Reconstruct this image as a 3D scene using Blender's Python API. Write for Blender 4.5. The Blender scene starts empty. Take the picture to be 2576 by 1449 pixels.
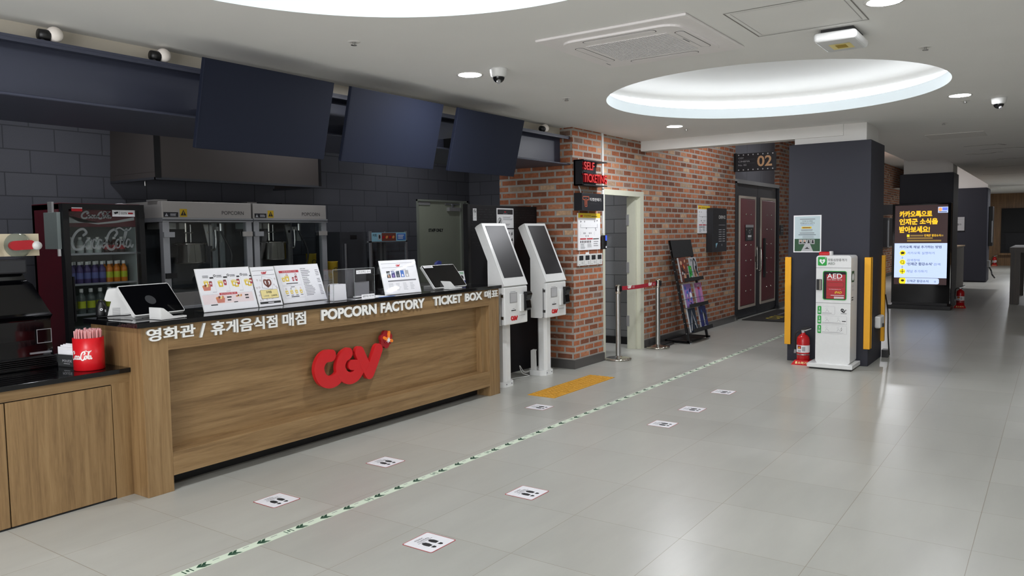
import bpy, bmesh, math, random
from mathutils import Matrix, Vector
random.seed(7)
PI = math.pi
SC = bpy.context.scene
COL = SC.collection
# ---------------------------------------------------------------- camera
cam_d = bpy.data.cameras.new('camera'); cam = bpy.data.objects.new('camera', cam_d); COL.objects.link(cam)
yaw, pitch, roll, FPX = 0.609893, 0.068979, -0.0146795, 1965.836
f = Vector((math.cos(yaw)*math.cos(pitch), math.sin(yaw)*math.cos(pitch), -math.sin(pitch)))
r = Vector((math.sin(yaw), -math.cos(yaw), 0)); u = r.cross(f)
r2 = r*math.cos(roll) + u*math.sin(roll); u2 = -r*math.sin(roll) + u*math.cos(roll)
cam.matrix_world = Matrix(((r2.x, u2.x, -f.x, 0), (r2.y, u2.y, -f.y, 0), (r2.z, u2.z, -f.z, 1.53), (0, 0, 0, 1)))
cam_d.sensor_width = 36; cam_d.lens = FPX/2576*36; cam_d.clip_start = 0.05; cam_d.clip_end = 120
SC.camera = cam
# ---------------------------------------------------------------- world, light levels, exposure
W = bpy.data.worlds.new('world'); SC.world = W; W.use_nodes = True
W.node_tree.nodes['Background'].inputs[0].default_value = (0.75, 0.85, 1, 1)
W.node_tree.nodes['Background'].inputs[1].default_value = 0.02
SC.view_settings.view_transform = 'Standard'; SC.view_settings.look = 'None'
SC.view_settings.exposure = 0.0; SC.view_settings.gamma = 1.0; SC.view_settings.use_curve_mapping = False
SC.cycles.use_denoising = True
SC.cycles.max_bounces = 8; SC.cycles.diffuse_bounces = 5; SC.cycles.transparent_max_bounces = 16
SC.cycles.sample_clamp_indirect = 6.0; SC.cycles.caustics_reflective = False; SC.cycles.caustics_refractive = False
E_COVE, E_DOWN = 8.5, 455.0
def area(name, loc, sx, sy, power, color=(1, 1, 1), rot=(0, 0, 0)):
    l = bpy.data.lights.new(name, 'AREA'); l.shape = 'RECTANGLE'; l.size = sx; l.size_y = sy; l.energy = power; l.color = color
    o = bpy.data.objects.new(name, l); o.location = loc; o.rotation_euler = rot; COL.objects.link(o); return o
# added fill light behind the photographer, before the unseen window in wall_left
area('rear_fill', (-3.5, 1.2, 1.4), 2.1, 5.4, 240, (0.96, 0.97, 1), (0, -PI/2, 0))
def disk(name, x, y, z, power):
    l = bpy.data.lights.new(name, 'AREA'); l.shape = 'DISK'; l.size = 0.17; l.energy = power; l.color = (0.93, 0.95, 1)
    o = bpy.data.objects.new(name, l); o.location = (x, y, z); COL.objects.link(o)
# lobby downlights behind the photographer; added fill lamps for kitchen, store, far lobby, corridor
for x, y in ((.95, 3.56), (.90, .76), (-2.6, .76), (-2.6, 3.56)): disk('lobby_downlight', x, y, 2.695, 31)
for x, y, p in ((3.0, 5.9, 11), (5.2, 5.8, 11), (7.4, 6.15, 6.5)): disk('kitchen_fill', x, y, 2.89, p)
disk('store_fill', 9.36, 6.2, 2.66, 40)
for x, y in ((25.5, .2), (29, -.2), (32.5, 1.2)): disk('far_lobby_fill', x, y, 2.65, 48)
for x, y, p in ((11.2, 3.35, 31), (13.9, 3.35, 9), (23, 3.6, 85)): disk('corridor_fill', x, y, 3.55, p)
# ---------------------------------------------------------------- materials
def lin(c):
    return tuple(((x/255)/12.92 if x/255 <= 0.04045 else (((x/255)+0.055)/1.055)**2.4) for x in c) + (1.0,)
MATS = {}
def newmat(name):
    m = bpy.data.materials.new(name); m.use_nodes = True; MATS[name] = m
    return m, m.node_tree.nodes, m.node_tree.links, m.node_tree.nodes['Principled BSDF']
def M(name, rgb, rough=0.5, metal=0.0, noise=0.0, nscale=30, bump=0.0, spec=0.5, aniso=None, coat=0):
    m, N, L, B = newmat(name)
    c = lin(rgb)
    B.inputs['Roughness'].default_value = rough; B.inputs['Metallic'].default_value = metal
    B.inputs['Specular IOR Level'].default_value = spec; B.inputs['Coat Weight'].default_value = coat
    g = N.new('ShaderNodeNewGeometry'); n = N.new('ShaderNodeTexNoise'); n.inputs['Scale'].default_value = nscale; n.inputs['Detail'].default_value = 3
    if aniso:
        mp = N.new('ShaderNodeMapping'); mp.inputs['Scale'].default_value = aniso
        L.new(g.outputs['Position'], mp.inputs[0]); L.new(mp.outputs[0], n.inputs['Vector'])
    else: L.new(g.outputs['Position'], n.inputs['Vector'])
    mx = N.new('ShaderNodeMix'); mx.data_type = 'RGBA'
    k = max(noise, 0.03)
    mx.inputs[6].default_value = tuple(x*(1-k) for x in c[:3]) + (1,); mx.inputs[7].default_value = tuple(min(1, x*(1+k)) for x in c[:3]) + (1,)
    L.new(n.outputs['Fac'], mx.inputs[0]); L.new(mx.outputs[2], B.inputs['Base Color'])
    if bump:
        b = N.new('ShaderNodeBump'); b.inputs['Strength'].default_value = bump; b.inputs['Distance'].default_value = 0.002
        L.new(n.outputs['Fac'], b.inputs['Height']); L.new(b.outputs[0], B.inputs['Normal'])
    return m
def EM(name, rgb, st):
    m, N, L, B = newmat(name)
    B.inputs['Base Color'].default_value = lin(rgb); B.inputs['Emission Color'].default_value = lin(rgb); B.inputs['Emission Strength'].default_value = st
    B.inputs['Roughness'].default_value = 0.4
def GL(name, rgb, alpha=0.0, rough=0.02):
    m, N, L, B = newmat(name)
    N.remove(B); out = N['Material Output']
    t = N.new('ShaderNodeBsdfTransparent'); t.inputs[0].default_value = lin(rgb)
    g = N.new('ShaderNodeBsdfGlossy'); g.inputs['Roughness'].default_value = rough; g.inputs[0].default_value = (1, 1, 1, 1)
    lw = N.new('ShaderNodeLayerWeight'); lw.inputs[0].default_value = 0.5
    pw = N.new('ShaderNodeMath'); pw.operation = 'POWER'; pw.inputs[1].default_value = 5; ma = N.new('ShaderNodeMath'); ma.operation = 'MULTIPLY_ADD'; ma.inputs[1].default_value = 0.95; ma.inputs[2].default_value = 0.045
    mx = N.new('ShaderNodeMixShader'); L.new(lw.outputs['Facing'], pw.inputs[0]); L.new(pw.outputs[0], ma.inputs[0])
    L.new(ma.outputs[0], mx.inputs[0]); L.new(t.outputs[0], mx.inputs[1]); L.new(g.outputs[0], mx.inputs[2])
    if alpha:
        d = N.new('ShaderNodeBsdfDiffuse'); d.inputs[0].default_value = lin(rgb); m2 = N.new('ShaderNodeMixShader'); m2.inputs[0].default_value = alpha
        L.new(mx.outputs[0], m2.inputs[1]); L.new(d.outputs[0], m2.inputs[2]); mx = m2
    L.new(mx.outputs[0], out.inputs[0])
def uvw(N, L, a, b, off=(0, 0)):
    g = N.new('ShaderNodeNewGeometry'); s = N.new('ShaderNodeSeparateXYZ'); c = N.new('ShaderNodeCombineXYZ')
    L.new(g.outputs['Position'], s.inputs[0])
    for i, (ax, o) in enumerate(((a, off[0]), (b, off[1]))):
        ad = N.new('ShaderNodeMath'); ad.operation = 'ADD'; ad.inputs[1].default_value = o
        L.new(s.outputs[ax], ad.inputs[0]); L.new(ad.outputs[0], c.inputs[i])
    return g, c
def ramp(N, stops):
    cr = N.new('ShaderNodeValToRGB'); e = cr.color_ramp.elements
    while len(e) > 1: e.remove(e[-1])
    e[0].position = stops[0][0]; e[0].color = lin(stops[0][1])
    for p, c in stops[1:]:
        x = e.new(p); x.color = lin(c)
    return cr
def BR(name, a, b, off, bw, rh, mort, stops, mortar, bump=0.6, rough=0.85, offset=0.5, noise=0.25, nscale=22, dist=0.006, smooth=0.15, warp=0.0):
    m, N, L, B = newmat(name)
    g, c = uvw(N, L, a, b, off)
    t = N.new('ShaderNodeTexBrick'); t.offset = offset; t.offset_frequency = 2; t.squash = 1
    t.inputs['Color1'].default_value = (0, 0, 0, 1); t.inputs['Color2'].default_value = (1, 1, 1, 1); t.inputs['Mortar'].default_value = (0.5, 0.5, 0.5, 1)
    t.inputs['Scale'].default_value = 1; t.inputs['Brick Width'].default_value = bw; t.inputs['Row Height'].default_value = rh
    t.inputs['Mortar Size'].default_value = mort; t.inputs['Mortar Smooth'].default_value = smooth; t.inputs['Bias'].default_value = 0
    src = c.outputs[0]
    if warp:
        wn = N.new('ShaderNodeTexNoise'); wn.inputs['Scale'].default_value = 14; L.new(g.outputs['Position'], wn.inputs['Vector'])
        va = N.new('ShaderNodeVectorMath'); va.operation = 'MULTIPLY_ADD'; va.inputs[1].default_value = (warp, warp, 0)
        L.new(wn.outputs['Color'], va.inputs[0]); L.new(c.outputs[0], va.inputs[2]); src = va.outputs[0]
    L.new(src, t.inputs['Vector'])
    cr = ramp(N, stops); L.new(t.outputs['Color'], cr.inputs[0])
    if warp:
        fn = N.new('ShaderNodeTexNoise'); fn.inputs['Scale'].default_value = 17; fn.inputs['Detail'].default_value = 6; fn.inputs['Roughness'].default_value = 0.7; L.new(g.outputs['Position'], fn.inputs['Vector'])
        fr = N.new('ShaderNodeMapRange'); fr.inputs[1].default_value = 0.60; fr.inputs[2].default_value = 0.70; fr.inputs[3].default_value = 0; fr.inputs[4].default_value = 0.75; L.new(fn.outputs['Fac'], fr.inputs[0])
        fm = N.new('ShaderNodeMix'); fm.data_type = 'RGBA'; fm.inputs[7].default_value = lin((204, 172, 146)); L.new(fr.outputs[0], fm.inputs[0]); L.new(cr.outputs[0], fm.inputs[6])
        class _o: outputs = [fm.outputs[2]]
        cr = _o
    n = N.new('ShaderNodeTexNoise'); n.inputs['Scale'].default_value = nscale; n.inputs['Detail'].default_value = 5; n.inputs['Roughness'].default_value = 0.65
    L.new(g.outputs['Position'], n.inputs['Vector'])
    mr = N.new('ShaderNodeMapRange'); mr.inputs[1].default_value = 0.3; mr.inputs[2].default_value = 0.7; mr.inputs[3].default_value = 1-noise; mr.inputs[4].default_value = 1+noise
    L.new(n.outputs['Fac'], mr.inputs[0])
    ml = N.new('ShaderNodeMix'); ml.data_type = 'RGBA'; ml.blend_type = 'MULTIPLY'; ml.inputs[0].default_value = 1
    L.new(cr.outputs[0], ml.inputs[6]); L.new(mr.outputs[0], ml.inputs[7])
    mm = N.new('ShaderNodeMix'); mm.data_type = 'RGBA'; mm.inputs[7].default_value = lin(mortar)
    L.new(t.outputs['Fac'], mm.inputs[0]); L.new(ml.outputs[2], mm.inputs[6]); L.new(mm.outputs[2], B.inputs['Base Color'])
    B.inputs['Roughness'].default_value = rough; B.inputs['Specular IOR Level'].default_value = 0.25
    if bump:
        su = N.new('ShaderNodeMath'); su.operation = 'MULTIPLY_ADD'; su.inputs[1].default_value = 0.25
        iv = N.new('ShaderNodeMath'); iv.operation = 'SUBTRACT'; iv.inputs[0].default_value = 1
        L.new(t.outputs['Fac'], iv.inputs[1]); L.new(n.outputs['Fac'], su.inputs[0]); L.new(iv.outputs[0], su.inputs[2])
        bp = N.new('ShaderNodeBump'); bp.inputs['Strength'].default_value = bump; bp.inputs['Distance'].default_value = dist
        L.new(su.outputs[0], bp.inputs['Height']); L.new(bp.outputs[0], B.inputs['Normal'])
    return m
BST = [(0.0, (116, 74, 57)), (0.25, (148, 90, 64)), (0.5, (172, 106, 74)), (0.72, (154, 94, 66)), (0.84, (180, 120, 88)), (0.93, (198, 164, 132)), (0.98, (124, 102, 90)), (1.0, (162, 99, 70))]
BR('brick_x', 0, 2, (0.04, -0.105), 0.212, 0.0735, 0.0125, BST, (164, 157, 149), warp=0.005)
BR('brick_y', 1, 2, (0.10, -0.105), 0.212, 0.0735, 0.0125, BST, (164, 157, 149), warp=0.005)
BLK = [(0.0, (80, 81, 88)), (1.0, (86, 87, 93))]
BR('block_x', 0, 2, (0.12, 0.0), 0.40, 0.19, 0.005, BLK, (62, 63, 68), noise=0.10, nscale=160, bump=0.3, dist=0.003)
BR('block_y', 1, 2, (0.0, 0.0), 0.40, 0.19, 0.005, BLK, (62, 63, 68), noise=0.10, nscale=160, bump=0.3, dist=0.003)
BL2 = [(0.0, (128, 130, 132)), (1.0, (142, 144, 146))]
BR('store_block_x', 0, 2, (0.12, 0.0), 0.40, 0.19, 0.005, BL2, (92, 94, 96), noise=0.10, nscale=160, bump=0.3, dist=0.003)
BR('store_block_y', 1, 2, (0.0, 0.0), 0.40, 0.19, 0.005, BL2, (92, 94, 96), noise=0.10, nscale=160, bump=0.3, dist=0.003)
def floor_mat():
    m, N, L, B = newmat('floor_tile')
    g, c = uvw(N, L, 0, 1, (-2.379+6.06, -0.297+6.06))
    t = N.new('ShaderNodeTexBrick'); t.offset = 0; t.inputs['Scale'].default_value = 1
    t.inputs['Color1'].default_value = (0, 0, 0, 1); t.inputs['Color2'].default_value = (1, 1, 1, 1); t.inputs['Mortar'].default_value = (.5, .5, .5, 1)
    t.inputs['Brick Width'].default_value = 0.606; t.inputs['Row Height'].default_value = 0.606; t.inputs['Mortar Size'].default_value = 0.0016; t.inputs['Mortar Smooth'].default_value = 0.1
    L.new(c.outputs[0], t.inputs['Vector'])
    cr = ramp(N, [(0, (165, 165, 158)), (1, (173, 173, 166))]); L.new(t.outputs['Color'], cr.inputs[0])
    mp = N.new('ShaderNodeMapping'); mp.inputs['Scale'].default_value = (1.1, 4.0, 1); L.new(g.outputs['Position'], mp.inputs[0])
    n = N.new('ShaderNodeTexNoise'); n.inputs['Scale'].default_value = 1.6; n.inputs['Detail'].default_value = 8; n.inputs['Roughness'].default_value = 0.6
    L.new(mp.outputs[0], n.inputs['Vector'])
    mr = N.new('ShaderNodeMapRange'); mr.inputs[1].default_value = 0.3; mr.inputs[2].default_value = 0.7; mr.inputs[3].default_value = 0.95; mr.inputs[4].default_value = 1.05
    L.new(n.outputs['Fac'], mr.inputs[0])
    ml = N.new('ShaderNodeMix'); ml.data_type = 'RGBA'; ml.blend_type = 'MULTIPLY'; ml.inputs[0].default_value = 1
    L.new(cr.outputs[0], ml.inputs[6]); L.new(mr.outputs[0], ml.inputs[7])
    mm = N.new('ShaderNodeMix'); mm.data_type = 'RGBA'; mm.inputs[7].default_value = lin((138, 130, 116))
    L.new(t.outputs['Fac'], mm.inputs[0]); L.new(ml.outputs[2], mm.inputs[6]); L.new(mm.outputs[2], B.inputs['Base Color'])
    r3 = N.new('ShaderNodeMapRange'); r3.inputs[1].default_value = 0.3; r3.inputs[2].default_value = 0.7; r3.inputs[3].default_value = 0.285; r3.inputs[4].default_value = 0.315
    L.new(n.outputs['Fac'], r3.inputs[0]); L.new(r3.outputs[0], B.inputs['Roughness'])
    bp = N.new('ShaderNodeBump'); bp.inputs['Strength'].default_value = 0.25; bp.inputs['Distance'].default_value = 0.002; bp.invert = True
    L.new(t.outputs['Fac'], bp.inputs['Height']); L.new(bp.outputs[0], B.inputs['Normal'])
floor_mat()
def wood(name, axis, c0, c1, c2, rough=0.45):
    m, N, L, B = newmat(name)
    g = N.new('ShaderNodeNewGeometry'); mp = N.new('ShaderNodeMapping')
    s = [26.0, 26.0, 26.0]; s[axis] = 1.3
    mp.inputs['Scale'].default_value = s; L.new(g.outputs['Position'], mp.inputs[0])
    n = N.new('ShaderNodeTexNoise'); n.inputs['Scale'].default_value = 1.0; n.inputs['Detail'].default_value = 6; n.inputs['Roughness'].default_value = 0.6; n.inputs['Distortion'].default_value = 0.7
    L.new(mp.outputs[0], n.inputs['Vector'])
    mp2 = N.new('ShaderNodeMapping'); s2 = [320.0]*3; s2[axis] = 14.0; mp2.inputs['Scale'].default_value = s2; L.new(g.outputs['Position'], mp2.inputs[0])
    n2 = N.new('ShaderNodeTexNoise'); n2.inputs['Scale'].default_value = 1.0; n2.inputs['Detail'].default_value = 2; L.new(mp2.outputs[0], n2.inputs['Vector'])
    ad = N.new('ShaderNodeMath'); ad.operation = 'MULTIPLY_ADD'; ad.inputs[1].default_value = 0.28
    sb = N.new('ShaderNodeMath'); sb.operation = 'SUBTRACT'; sb.inputs[1].default_value = 0.14
    L.new(n2.outputs['Fac'], ad.inputs[0]); L.new(n.outputs['Fac'], ad.inputs[2]); L.new(ad.outputs[0], sb.inputs[0])
    cr = ramp(N, [(0.3, c0), (0.5, c1), (0.7, c2)]); L.new(sb.outputs[0], cr.inputs[0]); L.new(cr.outputs[0], B.inputs['Base Color'])
    B.inputs['Roughness'].default_value = rough
    bp = N.new('ShaderNodeBump'); bp.inputs['Strength'].default_value = 0.12; bp.inputs['Distance'].default_value = 0.001
    L.new(sb.outputs[0], bp.inputs['Height']); L.new(bp.outputs[0], B.inputs['Normal'])
WC = ((112, 86, 55), (135, 107, 71), (152, 124, 86))
wood('wood_h', 0, *WC); wood('wood_v', 2, *WC); wood('wood_far', 2, (98, 70, 40), (120, 88, 52), (136, 102, 64)); wood('wood_dark', 2, (42, 32, 22), (54, 42, 30), (64, 50, 36))
M('white_paint', (222, 220, 216), 0.8, noise=0.02, nscale=3); M('ceiling_paint', (232, 231, 228), 0.85, noise=0.02, nscale=2); M('cream_paint', (214, 206, 190), 0.7)
M('stone', (10, 10, 12), 0.06, noise=0.4, nscale=300, spec=0.5)
M('canopy_metal', (60, 63, 78), 0.42, spec=0.4); M('screen_black', (27, 31, 44), 0.6, spec=0.12); M('panel_dark', (32, 33, 45), 0.6, noise=0.04, nscale=200)
M('black', (14, 14, 16), 0.4); M('black_matte', (22, 22, 24), 0.75); M('gloss_black', (6, 6, 8), 0.08); M('kiosk_glass', (20, 20, 23), 0.36, spec=0.35); M('peg_black', (14, 14, 19), 0.5, spec=0.3)
M('white_gloss', (226, 227, 226), 0.25); M('white_plastic', (222, 222, 220), 0.4); M('grey_plastic', (150, 150, 150), 0.5); M('dark_plastic', (40, 41, 44), 0.45)
M('lettering_white', (232, 232, 228), 0.4); M('letter_edge', (150, 148, 142), 0.6); M('logo_red', (196, 28, 34), 0.35); M('logo_red_dark', (150, 20, 30), 0.35); M('logo_orange', (240, 130, 40), 0.4)
M('steel', (170, 170, 168), 0.28, 1.0, noise=0.05, nscale=40, aniso=(3, 3, 60)); M('steel_brushed', (140, 138, 136), 0.38, 0.5, noise=0.08, nscale=30, aniso=(1, 1, 60)); M('chrome', (205, 200, 192), 0.08, 1.0)
M('hood_steel', (78, 73, 71), 0.42, 0.4, noise=0.05, nscale=4); M('header_steel', (172, 168, 164), 0.36, 0.45, noise=0.05, nscale=5); M('alu', (168, 170, 174), 0.4, 0.7); M('dark_steel', (66, 68, 73), 0.4, 0.4)
M('fridge_red', (92, 14, 30), 0.3); M('fridge_white', (190, 192, 192), 0.6); M('fridge_inner', (136, 146, 144), 0.6); M('label_red', (170, 24, 34), 0.4)
M('paper', (240, 240, 242), 0.75); M('paper_grey', (176, 176, 178), 0.8); M('ink', (28, 28, 30), 0.8); M('ink_grey', (120, 120, 124), 0.8); M('ink_light', (176, 176, 180), 0.8); M('ink_red', (190, 30, 44), 0.7); M('pink', (238, 222, 222), 0.8)
M('yellow', (228, 196, 50), 0.6); M('yellow_pale', (236, 220, 150), 0.7); M('brown', (112, 58, 44), 0.7); M('orange', (214, 140, 80), 0.7); M('salmon', (206, 124, 104), 0.7); M('cup_red', (170, 40, 54), 0.6)
M('tactile_yellow', (196, 142, 30), 0.6, noise=0.12, nscale=20); M('guard_yellow', (240, 172, 24), 0.5); M('bucket_yellow', (176, 146, 28), 0.5)
M('tape_green', (206, 218, 198), 0.55, noise=0.05); M('chevron_green', (22, 66, 46), 0.6); M('sticker_white', (226, 226, 230), 0.45); M('sticker_red', (176, 24, 32), 0.5); M('sticker_border', (84, 64, 62), 0.5)
M('ext_red', (190, 22, 28), 0.25); M('straw_red', (214, 28, 34), 0.4); M('cup_plastic', (204, 20, 30), 0.35); GL('straw_wrap', (250, 214, 214), 0.35, 0.2)
M('belt_red', (164, 22, 44), 0.7); M('leather_red', (112, 30, 42), 0.38, bump=0.2, nscale=60); M('frame_cream', (196, 184, 170), 0.5); M('door_black', (34, 36, 42), 0.45)
M('door_cream', (206, 206, 188), 0.55); M('staff_door', (158, 164, 147), 0.6); M('staff_frame', (140, 146, 135), 0.6); M('grey_panel', (120, 120, 128), 0.6); M('base_metal', (104, 102, 100), 0.4, 0.6); M('base_black', (14, 14, 16), 0.5)
M('sign_red', (206, 44, 44), 0.45); M('sign_dark', (26, 27, 32), 0.5); M('gold', (190, 150, 112), 0.4); M('copper', (176, 96, 74), 0.4); M('mat_dark', (44, 42, 40), 0.9, noise=0.3, nscale=150); M('mat_yellow', (190, 170, 60), 0.9)
M('green', (34, 160, 62), 0.5); M('green_dark', (52, 84, 60), 0.8, noise=0.2, nscale=60); M('sky_pale', (188, 204, 208), 0.8); M('skin_photo', (196, 150, 120), 0.8); M('blue_dark', (30, 40, 110), 0.5); M('blue', (60, 110, 190), 0.5); M('blue_pale', (140, 190, 210), 0.6)
M('napkin_metal', (70, 72, 72), 0.45, 0.5); M('beige', (206, 194, 166), 0.6); M('cable_white', (214, 214, 212), 0.5); M('cable_black', (18, 18, 18), 0.5); M('globe', (240, 232, 224), 0.45); M('ac_white', (236, 232, 231), 0.6); M('ac_grille', (56, 55, 55), 0.7); M('ceiling_mark', (132, 128, 124), 0.9)
M('purple', (70, 56, 104), 0.4); M('bottle_orange', (206, 120, 30), 0.35); M('cap_white', (214, 214, 210), 0.4); M('label_yellow', (176, 186, 40), 0.5); M('label_purple', (90, 96, 150), 0.5); M('pepsi_clear', (170, 178, 174), 0.2); M('cola', (44, 24, 20), 0.2)
M('violet', (150, 120, 190), 0.6); M('lilac', (196, 130, 180), 0.6); M('teal_dark', (40, 56, 76), 0.6); M('desk', (62, 55, 47), 0.6); M('wood_top', (150, 128, 100), 0.5)
GL('glass', (235, 240, 240)); GL('glass_dark', (120, 124, 130)); GL('acrylic', (254, 254, 255)); GL('frost', (200, 206, 206), 0.35, 0.1); GL('clear_bottle', (206, 214, 212), 0.12, 0.05)
EM('cove_glow', (238, 246, 255), E_COVE); EM('lamp_glow', (246, 248, 253), E_DOWN); EM('cove_rim_glow', (228, 238, 242), 0.30); EM('lamp_off_glow', (230, 232, 255), 0.35)  # rim and unlit lamp emit a little in place of light falling on them
EM('scr_dark', (52, 36, 36), 1.0); EM('scr_yellow', (255, 200, 40), 1.0); EM('scr_white', (196, 214, 250), 1.0); EM('scr_blue', (60, 70, 110), 0.9); EM('scr_blue2', (96, 112, 160), 0.9); EM('scr_icon', (250, 226, 40), 1.0); EM('scr_ink', (60, 48, 20), 0.8); EM('scr_tan', (150, 120, 60), 0.8); EM('scr_orange', (255, 170, 110), 1.0); EM('scr_logo', (110, 130, 240), 1.0); EM('scr_black', (20, 16, 16), 0.6)
EM('led_blue', (60, 90, 230), 0.6)
# ---------------------------------------------------------------- mesh builder
WM = {}
TXT = {}
def text_raw(s, bold):
    k = (s, bold)
    if k in TXT: return TXT[k]
    cu = bpy.data.curves.new('lettering', 'FONT'); cu.body = s; cu.offset = bold; cu.resolution_u = 3
    o = bpy.data.objects.new('lettering', cu); COL.objects.link(o)
    me = bpy.data.meshes.new_from_object(o.evaluated_get(bpy.context.evaluated_depsgraph_get()))
    vs = [(v.co.x, v.co.y) for v in me.vertices]; fs = [tuple(p.vertices) for p in me.polygons]
    bpy.data.objects.remove(o); bpy.data.curves.remove(cu); bpy.data.meshes.remove(me)
    x0 = min(v[0] for v in vs); x1 = max(v[0] for v in vs); y0 = min(v[1] for v in vs); y1 = max(v[1] for v in vs)
    TXT[k] = ([((x-x0)/(x1-x0), (y-y0)/(y1-y0)) for x, y in vs], fs, (x1-x0)/(y1-y0))
    return TXT[k]
class FR:                                      # a flat frame: origin, right, up (metres); n = outward normal
    def __init__(s, o, r=(1, 0, 0), u=(0, 0, 1)):
        s.o = Vector(o); s.r = Vector(r).normalized(); s.u = Vector(u).normalized(); s.n = s.r.cross(s.u)
    def p(s, x, y, d=0.0): return s.o + s.r*x + s.u*y + s.n*d
    def sub(s, x, y, d=0): return FR(s.p(x, y, d), s.r, s.u)
def catmull(P, k=8):
    if len(P) < 3: return [Vector(p) for p in P]
    P = [Vector(p) for p in P]; Q = [P[0]*2-P[1]] + P + [P[-1]*2-P[-2]]; out = []
    for i in range(1, len(Q)-2):
        a, b, c, d = Q[i-1:i+3]
        for j in range(k):
            t = j/k; out.append(0.5*((2*b)+(c-a)*t+(2*a-5*b+4*c-d)*t*t+(3*b-a-3*c+d)*t**3))
    return out + [P[-1]]
class MB:
    def __init__(s): s.v = []; s.f = []; s.m = []; s.sm = []; s.mats = []
    def mi(s, m):
        if m not in s.mats: s.mats.append(m)
        return s.mats.index(m)
    def add(s, vs, fs, mat, smooth=False):
        b = len(s.v); s.v += [Vector(v) for v in vs]; k = s.mi(mat)
        for q in fs: s.f.append([b+i for i in q]); s.m.append(k); s.sm.append(smooth)
    def quad(s, pts, mat): s.add(pts, [range(len(pts))], mat)
    def box(s, x0, y0, z0, x1, y1, z1, mat, mats=None):
        vs = [(x0, y0, z0), (x1, y0, z0), (x1, y1, z0), (x0, y1, z0), (x0, y0, z1), (x1, y0, z1), (x1, y1, z1), (x0, y1, z1)]
        fs = [(0, 3, 2, 1), (4, 5, 6, 7), (0, 1, 5, 4), (1, 2, 6, 5), (2, 3, 7, 6), (3, 0, 4, 7)]   # bottom top -y +x +y -x
        if not mats: s.add(vs, fs, mat)
        else:
            b = len(s.v); s.v += [Vector(v) for v in vs]
            for i, q in enumerate(fs): s.f.append([b+j for j in q]); s.m.append(s.mi(mats.get(i, mat))); s.sm.append(False)
    def fbox(s, F, x0, y0, x1, y1, d0, d1, mat):         # box in a frame
        vs = [F.p(x, y, d) for d in (d0, d1) for x, y in ((x0, y0), (x1, y0), (x1, y1), (x0, y1))]
        s.add(vs, [(0, 3, 2, 1), (4, 5, 6, 7), (0, 1, 5, 4), (1, 2, 6, 5), (2, 3, 7, 6), (3, 0, 4, 7)], mat)
    def rect(s, F, x0, y0, x1, y1, mat, d=0.0006): s.quad([F.p(x0, y0, d), F.p(x1, y0, d), F.p(x1, y1, d), F.p(x0, y1, d)], mat)
    def rrect(s, F, x0, y0, x1, y1, r, mat, d0=0.0, d1=0.0006, k=5):
        pts = []
        for cx, cy, a in ((x1-r, y0+r, -90), (x1-r, y1-r, 0), (x0+r, y1-r, 90), (x0+r, y0+r, 180)):
            for j in range(k+1):
                t = math.radians(a+90*j/k); pts.append((cx+r*math.cos(t), cy+r*math.sin(t)))
        s.prism(F, pts, d0, d1, mat)
    def prism(s, F, pts, d0, d1, mat, side=None):
        n = len(pts); A = [F.p(x, y, d0) for x, y in pts]; B = [F.p(x, y, d1) for x, y in pts]
        s.add(B, [range(n)], mat)
        if d1-d0 > 0.0009 or d0 < 0:
            s.add(A, [list(range(n))[::-1]], side or mat)
            s.add(A+B, [(i, (i+1) % n, n+(i+1) % n, n+i) for i in range(n)], side or mat)
    def ell(s, F, cx, cy, rx, ry, mat, d=0.0006, n=20, rot=0.0):
        c, q = math.cos(rot), math.sin(rot)
        s.quad([F.p(cx+rx*math.cos(t)*c-ry*math.sin(t)*q, cy+rx*math.cos(t)*q+ry*math.sin(t)*c, d) for t in (2*PI*i/n for i in range(n))], mat)
    def ring(s, F, cx, cy, r0, r1, mat, d=0.0006, n=24, sy=1.0):
        o = [F.p(cx+r1*math.cos(2*PI*i/n), cy+sy*r1*math.sin(2*PI*i/n), d) for i in range(n)]; q = [F.p(cx+r0*math.cos(2*PI*i/n), cy+sy*r0*math.sin(2*PI*i/n), d) for i in range(n)]
        s.add(o+q, [(i, (i+1) % n, n+(i+1) % n, n+i) for i in range(n)], mat)
    def frame(s, F, x0, y0, x1, y1, w, mat, d0=0.0, d1=0.001):
        for a in ((x0, y0, x1, y0+w), (x0, y1-w, x1, y1), (x0, y0+w, x0+w, y1-w), (x1-w, y0+w, x1, y1-w)):
            if d1-d0 > 0.0015: s.fbox(F, *a, d0, d1, mat)
            else: s.rect(F, *a, mat, d1)
    def text(s, t, F, x0, y0, x1, y1, mat, bold=0.0, d=0.001, ext=0.0, side=None, slant=0.0):
        vs, fs, asp = text_raw(t, bold)
        if x1 is None: x1 = x0+(y1-y0)*asp
        q = [(x0+a*(x1-x0)+slant*b*(y1-y0), y0+b*(y1-y0)) for a, b in vs]
        s.add([F.p(a, b, d+ext) for a, b in q], fs, mat)
        if ext:
            cnt = {}
            for g in fs:
                for i in range(len(g)):
                    e = (g[i], g[(i+1) % len(g)]); cnt[tuple(sorted(e))] = cnt.get(tuple(sorted(e)), []) + [e]
            ed = [v[0] for v in cnt.values() if len(v) == 1]; n = len(q)
            s.add([F.p(a, b, d+ext) for a, b in q] + [F.p(a, b, d) for a, b in q], [(e[1], e[0], n+e[0], n+e[1]) for e in ed], side or mat)
    def bars(s, F, x0, y0, x1, y1, n, mat, fill=0.45, jit=0.25, d=0.0008):      # lines of small print
        h = (y1-y0)/n
        for i in range(n):
            y = y1-h*(i+0.5); e = x1-(x1-x0)*jit*random.random(); s.rect(F, x0, y-h*fill/2, e, y+h*fill/2, mat, d)
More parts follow.
